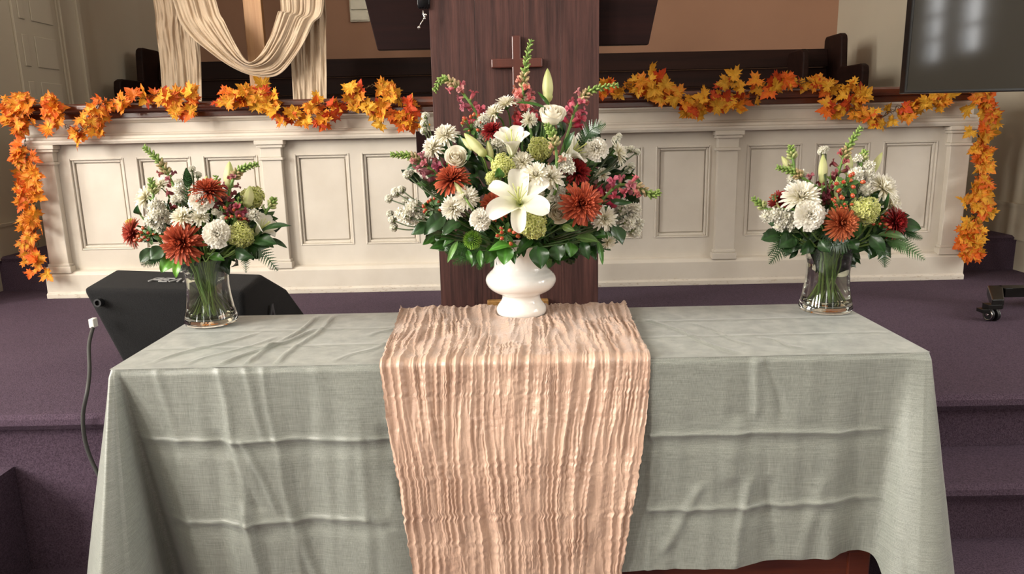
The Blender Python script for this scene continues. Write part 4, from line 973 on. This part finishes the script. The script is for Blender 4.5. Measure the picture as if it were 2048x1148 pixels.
B.snap([(1112, 350), (1113, 310), (1105, 270), (1092, 248)], 'green-budded blush snapdragon below the top white rose', ((214, 130, 120), (222, 190, 150)), 5, -.01, 22, .014)
B.flower('lily', 1038, 400, 66, 'large open white lily at the front centre of the urn bouquet', f=(-.10, -1, .62), dy=-.04)
B.flower('half_lily', 1024, 296, 52, 'half-open white lily facing up above the centre of the urn bouquet', f=(.0, -.55, .9), dy=-.01)
B.flower('half_lily', 1142, 308, 50, 'white lily with long stamens opening right, upper right of the urn bouquet', f=(.75, -.5, .55), dy=.03)
B.bud(1096, 205, 1095, 136, 24, 'pale green lily bud standing upright over the white rose, top of the urn bouquet', .05)
B.bud(972, 312, 928, 266, 24, 'long pale green lily bud leaning left, left of centre in the urn bouquet')
B.bud(948, 300, 924, 276, 15, 'small green lily bud tucked behind the long leaning bud of the urn bouquet', .02)
B.bud(983, 322, 976, 282, 16, 'short cream lily bud just right of the long leaning bud of the urn bouquet', .01)
B.bud(928, 392, 908, 364, 14, 'small cream lily bud in front of the rust chrysanthemum, left of the urn bouquet', -.03)
B.flower('rose', 1103, 234, 33, 'white rose at the top right of the urn bouquet, under the upright bud', f=(.02, -.5, .85))
B.flower('rose', 911, 318, 29, 'cream rose at the left of the urn bouquet above the rust chrysanthemum', f=(.1, -.75, .45))
B.flower('rose', 1116, 427, 29, 'cream rose facing front at the lower right of the urn bouquet', f=(.1, -1, .35))
W = 'white chrysanthemum '
for a in ((1012, 212, 27, 'at the crown of the urn bouquet, left of the tall snapdragon', (-.2, -.25, .9), .05), (1050, 208, 25, 'at the crown of the urn bouquet, right behind the tall snapdragon', (.2, -.2, .9), .07), (990, 228, 24, 'on the upper left shoulder of the urn bouquet crown', (-.5, -.4, .8), .05),
          (1058, 240, 18, 'half hidden below the crown of the urn bouquet', (.3, -.8, .2), .05), (1044, 325, 26, 'just below the half-open lily of the urn bouquet', (.1, -.8, .6), .01), (1072, 352, 30, 'with cream centre, left of a twin, centre right of the urn bouquet', (-.1, -.9, .5), -.02), (1102, 356, 30, 'right of its twin, centre right of the urn bouquet', (.3, -.9, .5), -.01),
          (1232, 308, 30, 'seen from the side behind the carnation, right edge of the urn bouquet', (.8, -.2, .35), .03), (1209, 437, 27, 'at the lower right of the urn bouquet beside the stock', (.2, -.9, .1), -.01), (1216, 482, 19, 'hanging lowest at the right of the urn bouquet', (.3, -.6, -.5), .0), (1205, 350, 17, 'small, deep among dark leaves at the right of the urn bouquet', (.2, -.8, .6), .04)):
    B.flower('daisy_mum', a[0], a[1], a[2], W + a[3], f=a[4], dy=a[5])
for a in ((892, 272, 28, 'upper of two at the upper left of the urn bouquet', (-.3, -.7, .7), .02), (868, 298, 28, 'lower of two at the upper left edge of the urn bouquet', (-.6, -.7, .5), .02), (932, 396, 27, 'upper of two below the rust chrysanthemum, left front of the urn bouquet', (.2, -1, .35), -.02), (906, 416, 27, 'lower of two at the left front of the urn bouquet', (-.35, -1, .1), -.01), (1074, 388, 18, 'small, tucked behind the big open lily of the urn bouquet', (.1, -1, .3), .02)):
    B.flower('white_mum', a[0], a[1], a[2], 'full white chrysanthemum, ' + a[3], f=a[4], dy=a[5])
B.flower('carnation', 962, 439, 24, 'round white carnation low at the front left of the urn bouquet', f=(-.1, -1, .25), dy=-.03)
B.flower('carnation', 1191, 299, 27, 'white carnation at the upper right of the urn bouquet', f=(.2, -.8, .6))
for a in (('rust_mum', 905, 362, 38, 'red-orange chrysanthemum at the left of the urn bouquet below the cream rose', (-.15, -.6, .75), -.01), ('rust_mum', 1162, 408, 45, 'large rust-orange chrysanthemum facing front at the lower right of the urn bouquet', (.1, -1, .2), -.03),
          ('rust_mum', 990, 412, 32, 'rust chrysanthemum partly behind the open lily and round carnation of the urn bouquet', (-.1, -.9, .4), .02), ('red_mum', 985, 264, 24, 'small red chrysanthemum behind the half-open lily of the urn bouquet', (-.3, -.6, .7), .02), ('red_mum', 1152, 345, 32, 'dark red chrysanthemum above the large rust one, right of the urn bouquet', (.4, -.7, .5), .02),
          ('red_mum', 1192, 392, 24, 'dark red bloom behind the large rust chrysanthemum, right of the urn bouquet', (.5, -.7, .3), .04)):
    B.flower(a[0], a[1], a[2], a[3], a[4], f=a[5], dy=a[6])
B.flower('hydrangea', 1006, 332, 25, 'lime green hydrangea above and left of the open lily, urn bouquet', dy=0)
B.flower('hydrangea', 1066, 449, 31, 'lime green hydrangea directly below the open lily, urn bouquet', dy=-.03)
B.flower('hydrangea', 1080, 298, 26, 'olive-lime hydrangea right of the half-open lily, urn bouquet', dy=.03)
B.flower('hydrangea', 985, 358, 16, 'small lime hydrangea low beside the dark leaf left of the open lily, urn bouquet', dy=.01)
B.flower('green_ball', 945, 480, 19, 'fluffy bright green dianthus ball at the lower left of the urn bouquet', dy=-.01)
B.flower('hypericum', 1010, 468, 30, 'hypericum sprig with red berries over the urn rim', dy=-.03, cat='berries')
B.flower('hypericum', 940, 252, 26, 'hypericum sprig with red berries at the upper left of the urn bouquet', dy=.04, cat='berries', f=(-.3, -.6, .8))
B.flower('hypericum', 862, 415, 24, 'hypericum sprig with orange berries at the far left of the urn bouquet', dy=.02, cat='berries')
B.flower('hypericum', 1128, 388, 16, 'small hypericum sprig above the large rust chrysanthemum of the urn bouquet', dy=.02, cat='berries')
B.statice([(851, 232, 9), (849, 247, 10), (848, 262, 9)], 'white statice standing at the upper left edge beside the pulpit board', .08, (885, 330))
B.statice([(792, 385, 12), (778, 398, 10), (803, 380, 10), (812, 402, 10)], 'white statice, upper cluster at the far left of the urn bouquet', .03, (870, 420))
B.statice([(815, 350, 11), (822, 345, 7)], 'white statice head alone on a dark stem, left of the urn bouquet', .06, (880, 400))
B.statice([(785, 440, 10), (788, 455, 10), (780, 428, 9)], 'white statice, lowest cluster at the far left of the urn bouquet', .03, (850, 455))
B.statice([(1232, 280, 10), (1238, 272, 7)], 'white statice head at the upper right edge of the urn bouquet', .06, (1190, 350))
B.statice([(1250, 300, 9), (1262, 299, 9), (1274, 304, 8)], 'white statice with three heads in a row at the right of the urn bouquet', .06, (1195, 352))
B.statice([(1262, 332, 9), (1256, 340, 8)], 'white statice head pointing right above the long snapdragon tip', .06, (1200, 370))
for a in (([(828, 418, 17), (815, 432, 15), (836, 438, 15), (802, 428, 11)], 'white stock blossoms at the far left of the urn bouquet', .02, (880, 445)), ([(1245, 418, 17), (1262, 428, 15), (1232, 432, 15), (1255, 445, 14), (1270, 418, 11)], 'white stock blossoms at the far right of the urn bouquet', .02, (1190, 450)),
          ([(1268, 462, 13), (1276, 448, 11)], 'white stock blossoms hanging at the lower right edge of the urn bouquet', .03, (1195, 455)), ([(1131, 322, 13), (1136, 337, 13), (1125, 334, 10)], 'small white stock cluster right of centre in the urn bouquet', -.01, (1120, 370)), ([(966, 240, 11), (958, 250, 10), (970, 262, 12), (968, 278, 11)], 'white stock column left of the crown of the urn bouquet', .05, (980, 300)), ([(995, 285, 13), (1003, 300, 10)], 'white stock blossom under the half-open lily of the urn bouquet', .03, (1000, 330)), ([(1118, 383, 12), (1106, 396, 11)], 'white stock blossoms between the open lily and the large rust chrysanthemum', .01, (1100, 420))):
    B.statice(a[0], a[1], a[2], a[3], 'stock')
GL = (58, 104, 34); GD = (36, 68, 30)
for a in ((1075, 492, 1082, 538, 42, 'broad toothed leaf hanging over the urn rim, right of its middle', GD, (0, -1, .3)), (1035, 492, 975, 503, 24, 'bright green leaf lying across the urn rim at left', (76, 132, 46), (0, -.6, .8)), (1012, 492, 1008, 530, 36, 'bright green leaf hanging over the urn rim, left of its middle', (70, 124, 44), (0, -1, .2)), (985, 490, 972, 528, 30, 'mid green leaf hanging left of the urn rim', GL, None),
          (1110, 490, 1120, 522, 36, 'dark leaf hanging right of the urn rim', GD, None), (1140, 485, 1140, 515, 30, 'dark green leaf hanging at the right of the urn, beside the toothed leaf', GL, None), (1165, 480, 1178, 520, 22, 'narrow dark leaf hanging at the right of the urn bouquet', GD, None), (1195, 480, 1205, 530, 14, 'narrow twisted green leaf hanging lowest at the right of the urn bouquet', GL, None),
          (915, 482, 895, 526, 13, 'narrow pale green leaf hanging lowest at the left of the urn bouquet', (96, 136, 70), None), (935, 500, 945, 530, 13, 'narrow leaf hanging left of the urn bouquet middle', GL, None), (960, 500, 962, 535, 15, 'small curled leaf hanging left of the urn neck', GL, None), (890, 430, 848, 470, 34, 'dark oval leaf at the lower left of the urn bouquet', GD, None), (865, 450, 822, 470, 26, 'dark leaf sticking out furthest left below the stock', GD, None),
          (1225, 450, 1245, 490, 36, 'dark round leaf at the lower right of the urn bouquet', GD, None), (1000, 355, 997, 335, 22, 'dark leaf lying over the lime hydrangea left of the open lily', GL, (0, -1, .3)), (1090, 215, 1032, 205, 10, 'long narrow leaf crossing the crown of the urn bouquet', GL, (0, -.7, .7)), (1098, 210, 1075, 183, 8, 'narrow leaf beside the upright lily bud', GL, None), (1150, 475, 1200, 485, 26, 'olive green leaf spreading right under the cream rose', (70, 96, 48), (0, -.6, .8)), (870, 470, 845, 490, 16, 'small bright leaf at the lower left edge of the urn bouquet', GL, None), (1125, 452, 1150, 462, 16, 'curled leaf under the front cream rose', (96, 120, 60), None), (920, 445, 885, 470, 34, 'dark leaf under the two left white chrysanthemums', GD, None), (1130, 300, 1150, 262, 16, 'pointed leaf between the top rose and the right lily', GD, None), (1220, 400, 1265, 405, 14, 'small dark leaf at the right edge over the stock', GD, None)):
    B.leaf(a[0], a[1], a[2], a[3], a[4], a[5] + (', urn bouquet' if 'urn' not in a[5] else ''), dy=-.02, col=a[6], face=a[7])
for a in (([(975, 495), (940, 510), (905, 528)], 'fern frond hanging at the lower left of the urn bouquet, left of the urn neck', 22, (52, 92, 40)), ([(950, 488), (918, 498), (890, 505)], 'fern frond spreading left below the green dianthus ball', 20, (52, 92, 40)), ([(1160, 300), (1180, 262), (1212, 248)], 'dark fern tip showing past the right edge of the pulpit board', 24, GD), ([(890, 400), (862, 372), (838, 355)], 'dark fern tip at the left of the urn bouquet behind the snapdragon', 16, GD), ([(968, 500), (962, 520), (958, 540)], 'short fern frond hanging beside the urn neck', 14, (52, 92, 40))):
    B.fern(a[0], a[1], a[2], .02, a[3])

# ------------------------------------------------------------------ the left vase bouquet
B = Bouquet('left vase bouquet', V_L, 420, 440, 175, 150, .13, V_L.z + .185, .045, True, 33)
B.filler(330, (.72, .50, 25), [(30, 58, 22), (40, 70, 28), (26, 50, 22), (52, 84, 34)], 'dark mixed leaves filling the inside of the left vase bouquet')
n = ', left vase bouquet'
B.snap([(362, 420), (347, 370), (318, 322), (286, 292)], 'snapdragon with long green tip leaning left' + n, RDK, 9, .03, size=.016)
B.snap([(452, 420), (462, 372), (480, 340), (517, 328)], 'snapdragon with green tip curving right' + n, RDK, 7, .03, size=.016)
B.bud(458, 378, 459, 322, 23, 'tall upright cream lily bud' + n, .05); B.bud(410, 382, 414, 351, 16, 'small green lily bud behind the flat red chrysanthemum' + n, .05); B.bud(494, 415, 500, 371, 23, 'pale green lily bud at the upper right' + n, .02)
B.flower('half_lily', 520, 460, 40, 'half-open white lily at the right edge' + n, f=(.72, -.35, .6), dy=.01)
for a in (('daisy_mum', 295, 398, 30, 'white chrysanthemum seen from the side at the far upper left', (-.7, -.5, .5), .02), ('daisy_mum', 322, 372, 22, 'white chrysanthemum at the upper left behind the snapdragon', (-.2, -.5, .8), .05), ('daisy_mum', 366, 436, 27, 'white chrysanthemum just above the big orange one', (-.2, -.8, .7), -.01), ('daisy_mum', 400, 436, 22, 'white chrysanthemum in the centre right of its twin', (.2, -.8, .7), 0), ('rust_mum', 366, 486, 45, 'big orange-rust chrysanthemum facing front, lowest in the middle', (-.05, -1, .15), -.03),
          ('rust_mum', 417, 386, 38, 'flat red chrysanthemum at the top centre', (.05, -.35, .95), .0), ('pink_mum', 270, 466, 32, 'pink-red chrysanthemum facing left at the left edge', (-.85, -.5, .1), .01), ('carnation', 403, 404, 27, 'white carnation at the upper centre under the flat red chrysanthemum', (0, -.7, .7), -.01), ('carnation', 435, 468, 31, 'large white carnation at the front right of the orange chrysanthemum', (.15, -1, .25), -.03),
          ('hydrangea', 480, 470, 28, 'lime green hydrangea right of the large carnation', (.3, -1, .2), -.01), ('hydrangea', 505, 395, 24, 'pale lime hydrangea behind the upper right lily bud', (.5, -.5, .5), .05), ('yellow_hydrangea', 263, 448, 12, 'small yellow bloom at the left edge above the pink-red chrysanthemum', (-.6, -.7, .5), .03)):
    B.flower(a[0], a[1], a[2], a[3], a[4] + n, f=a[5], dy=a[6])
B.flower('hypericum', 296, 470, 26, 'hypericum sprig with small pale berries at the left' + n, cat='berries', dy=-.01); B.flower('hypericum', 466, 432, 26, 'hypericum sprig with red berries right of centre' + n, cat='berries')
B.statice([(318, 428, 16), (306, 440, 14), (330, 440, 15), (312, 412, 13), (322, 455, 11)], 'white stock blossoms at the left' + n, 0, (345, 470), 'stock'); B.statice([(360, 380, 11), (366, 395, 11), (352, 400, 10), (358, 366, 8)], 'white stock column beside the left snapdragon' + n, .01, (370, 440), 'stock'); B.statice([(384, 338, 8), (396, 350, 8), (386, 350, 7)], 'small white statice at the top' + n, .05, (390, 400))
B.statice([(508, 432, 12), (496, 428, 9)], 'white stock blossom at the right beside the half-open lily' + n, 0, (480, 460), 'stock'); B.statice([(440, 430, 9), (430, 424, 8), (446, 436, 7)], 'small white statice above the large carnation' + n, 0, (440, 455))
B.snap([(306, 420), (307, 395), (305, 375), (301, 355)], 'slim green-budded stock tip at the upper left' + n, ((170, 180, 120), (190, 196, 140)), 2, .0, 14, .010); B.snap([(520, 440), (535, 420), (545, 405), (548, 395)], 'slim green-budded stock tip at the far right' + n, ((170, 180, 120), (190, 196, 140)), 2, .02, 14, .010)
B.snap([(445, 420), (438, 395), (435, 370), (432, 350)], 'short dusky red snapdragon behind the flat red chrysanthemum' + n, RDK, 6, .05, 8, .015); B.snap([(470, 440), (474, 425), (478, 410), (474, 395)], 'dusky red snapdragon blossoms right of centre' + n, ((120, 24, 44), (160, 60, 80)), 7, .0, 4, .018)
for a in ((515, 475, 583, 452, 22, 'large dark leaf pointing right', GD, (0, -.5, .85)), (505, 480, 555, 490, 30, 'dark leaf at the lower right under the half-open lily', GD, None), (345, 515, 322, 545, 30, 'bright green toothed leaf left of the vase rim', (84, 140, 40), (0, -1, .3)), (358, 520, 352, 556, 18, 'bright yellow-green leaf hanging at the vase rim', (104, 164, 48), (0, -1, .1)), (310, 500, 280, 525, 30, 'dark leaf at the lower left', GD, None), (330, 495, 300, 520, 32, 'dark toothed leaf at the left above the bright one', GD, None), (400, 515, 365, 528, 20, 'dark leaf over the front of the vase rim', GL, (0, -.8, .6)), (420, 512, 450, 522, 20, 'dark leaf over the right of the vase rim', GL, (0, -.8, .6)), (470, 500, 510, 515, 26, 'dark leaf right of the vase rim', GD, None), (540, 478, 575, 497, 12, 'narrow twisted leaf at the far right', GD, None), (378, 375, 372, 335, 18, 'upright dark toothed leaf beside the left snapdragon', GD, None), (280, 430, 275, 410, 16, 'small leaf at the left edge', GD, None)):
    B.leaf(a[0], a[1], a[2], a[3], a[4], a[5] + n, dy=-.01, col=a[6], face=a[7])
for a in (([(490, 490), (520, 500), (556, 542)], 'dark fern frond drooping furthest right', 24), ([(480, 495), (490, 515), (492, 546)], 'short fern frond hanging right of the vase rim', 14), ([(340, 505), (310, 520), (282, 530)], 'fern frond at the lower left', 18), ([(376, 420), (374, 370), (374, 335)], 'upright fern tip behind the stock column', 16)):
    B.fern(a[0], a[1] + n, a[2], .0, GD)

# ------------------------------------------------------------------ the right vase bouquet
B = Bouquet('right vase bouquet', V_R, 1672, 425, 175, 145, .13, V_R.z + .185, .045, True, 47)
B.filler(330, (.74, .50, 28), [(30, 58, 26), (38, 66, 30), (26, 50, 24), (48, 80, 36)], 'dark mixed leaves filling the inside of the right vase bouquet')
n = ', right vase bouquet'
B.snap([(1668, 385), (1680, 335), (1698, 292), (1724, 253)], 'tallest snapdragon with green tip leaning right' + n, RDK, 9, .04, size=.017); B.snap([(1640, 378), (1612, 360), (1588, 345), (1553, 334)], 'snapdragon with green tip pointing left' + n, RDK, 4, .03, size=.014)
B.bud(1582, 338, 1563, 312, 15, 'small green lily bud tilting left at the upper left' + n, .04); B.bud(1645, 368, 1646, 308, 20, 'upright cream lily bud left of the tallest snapdragon' + n, .03); B.bud(1694, 350, 1700, 308, 19, 'cream lily bud behind the tallest snapdragon' + n, .06); B.bud(1740, 352, 1765, 304, 17, 'green lily bud tilting right at the upper right' + n, .03); B.bud(1677, 405, 1675, 352, 20, 'white lily bud in the centre behind the berries' + n, .02)
for a in (('white_mum', 1602, 396, 40, 'large white chrysanthemum at the upper left', (-.3, -.8, .6), -.01), ('carnation', 1617, 430, 33, 'creamy white carnation below the large white chrysanthemum', (-.1, -1, .25), -.03), ('white_mum', 1762, 378, 36, 'white chrysanthemum at the right, upper', (.45, -.6, .6), .01), ('daisy_mum', 1776, 408, 32, 'white chrysanthemum facing right below its upper neighbour', (.7, -.6, .2), .02),
          ('orange_mum', 1681, 447, 37, 'orange chrysanthemum facing front at the centre bottom', (.05, -1, .2), -.03), ('red_mum', 1786, 445, 33, 'dark red chrysanthemum at the right edge', (.65, -.8, .1), -.01), ('red_mum', 1562, 404, 25, 'dark red chrysanthemum behind the large white one at left', (-.6, -.7, .4), .03), ('hydrangea', 1728, 420, 30, 'lime green hydrangea right of the orange chrysanthemum', (.2, -1, .3), -.01)):
    B.flower(a[0], a[1], a[2], a[3], a[4] + n, f=a[5], dy=a[6])
B.flower('hypericum', 1694, 368, 32, 'hypericum sprig with red berries at the top centre' + n, cat='berries', dy=-.02); B.flower('hypericum', 1682, 412, 22, 'hypericum sprig with large orange berries above the orange chrysanthemum' + n, cat='berries', dy=-.02); B.flower('hypericum', 1756, 446, 24, 'hypericum sprig with berries beside the dark red chrysanthemum at right' + n, cat='berries'); B.flower('hypericum', 1548, 394, 10, 'single hypericum berry at the left edge' + n, cat='berries')
B.statice([(1645, 303, 11), (1652, 298, 7)], 'white statice head above the cream lily bud' + n, .02, (1652, 370)); B.statice([(1568, 436, 17), (1552, 430, 13), (1583, 448, 14), (1535, 432, 12), (1560, 452, 11)], 'white stock blossoms at the left edge' + n, 0, (1600, 465), 'stock')
B.statice([(1595, 362, 11), (1584, 358, 9), (1605, 350, 9)], 'white stock blossoms at the upper left behind the large white chrysanthemum' + n, .04, (1620, 400), 'stock'); B.statice([(1725, 365, 17), (1712, 350, 14), (1735, 350, 13), (1728, 380, 14), (1738, 332, 10), (1716, 318, 8)], 'white stock column at the upper right' + n, .01, (1715, 410), 'stock')
B.snap([(1720, 345), (1723, 325), (1727, 312), (1731, 300)], 'slim green-budded stock tip above the white stock column' + n, ((170, 180, 120), (190, 196, 140)), 2, .0, 14, .010); B.snap([(1590, 350), (1587, 325), (1583, 305), (1582, 290)], 'slim green-budded stock tip at the upper left' + n, ((170, 180, 120), (190, 196, 140)), 2, .04, 14, .010); B.snap([(1560, 420), (1535, 418), (1520, 408), (1505, 395)], 'slim pale green stock tip pointing left' + n, ((170, 180, 120), (190, 196, 140)), 2, .0, 12, .010)
B.snap([(1665, 405), (1662, 385), (1660, 365), (1662, 345)], 'dark red snapdragon blossoms left of centre' + n, ((110, 20, 40), (150, 50, 70)), 9, .03, 4, .020); B.snap([(1640, 410), (1640, 395), (1645, 380), (1648, 370)], 'dark red bloom right of the large white chrysanthemum' + n, ((110, 20, 40), (140, 40, 60)), 6, .02, 2, .017)
for a in ((1560, 470, 1522, 480, 34, 'dark round leaf at the left edge', GD, None), (1590, 475, 1555, 495, 34, 'dark leaf at the lower left', GD, None), (1620, 480, 1600, 505, 34, 'dark leaf left of the vase rim', GD, None), (1800, 448, 1842, 458, 30, 'dark leaf pointing right at the right edge', GD, None), (1700, 470, 1724, 445, 24, 'mid green leaf right of the orange chrysanthemum', GL, None), (1755, 470, 1815, 480, 20, 'olive leaf spreading right', (70, 96, 52), None), (1740, 470, 1770, 505, 28, 'dark leaf right of the vase rim', GD, None), (1640, 480, 1660, 505, 26, 'dark leaf over the front of the vase rim', GD, None), (1700, 480, 1715, 500, 26, 'dark leaf over the right of the vase rim', GD, None), (1690, 385, 1685, 378, 18, 'small dark leaf among the top berries', GD, (0, -1, .3)), (1770, 420, 1778, 385, 8, 'narrow dark leaf crossing the right white chrysanthemum', GD, None)):
    B.leaf(a[0], a[1], a[2], a[3], a[4], a[5] + n, dy=-.01, col=a[6], face=a[7])
for a in (([(1600, 478), (1570, 495), (1538, 528)], 'dark fern frond drooping left', 22), ([(1585, 470), (1560, 485), (1536, 512)], 'fern frond behind the lower left leaves', 18), ([(1770, 480), (1805, 490), (1850, 520)], 'pale green fern frond drooping right', 24), ([(1745, 485), (1765, 505), (1770, 535)], 'dark fern frond hanging right of the vase', 20), ([(1800, 455), (1820, 468), (1845, 478)], 'short dark fern tip at the right edge', 16), ([(1690, 470), (1655, 470), (1620, 455)], 'fern frond across the front under the cream carnation', 26), ([(1700, 480), (1680, 490), (1650, 492)], 'fern frond over the vase rim', 22)):
    B.fern(a[0], a[1] + n, a[2], -.01, (70, 104, 56) if 'pale' in a[1] else GD)
bpy.context.view_layer.update()
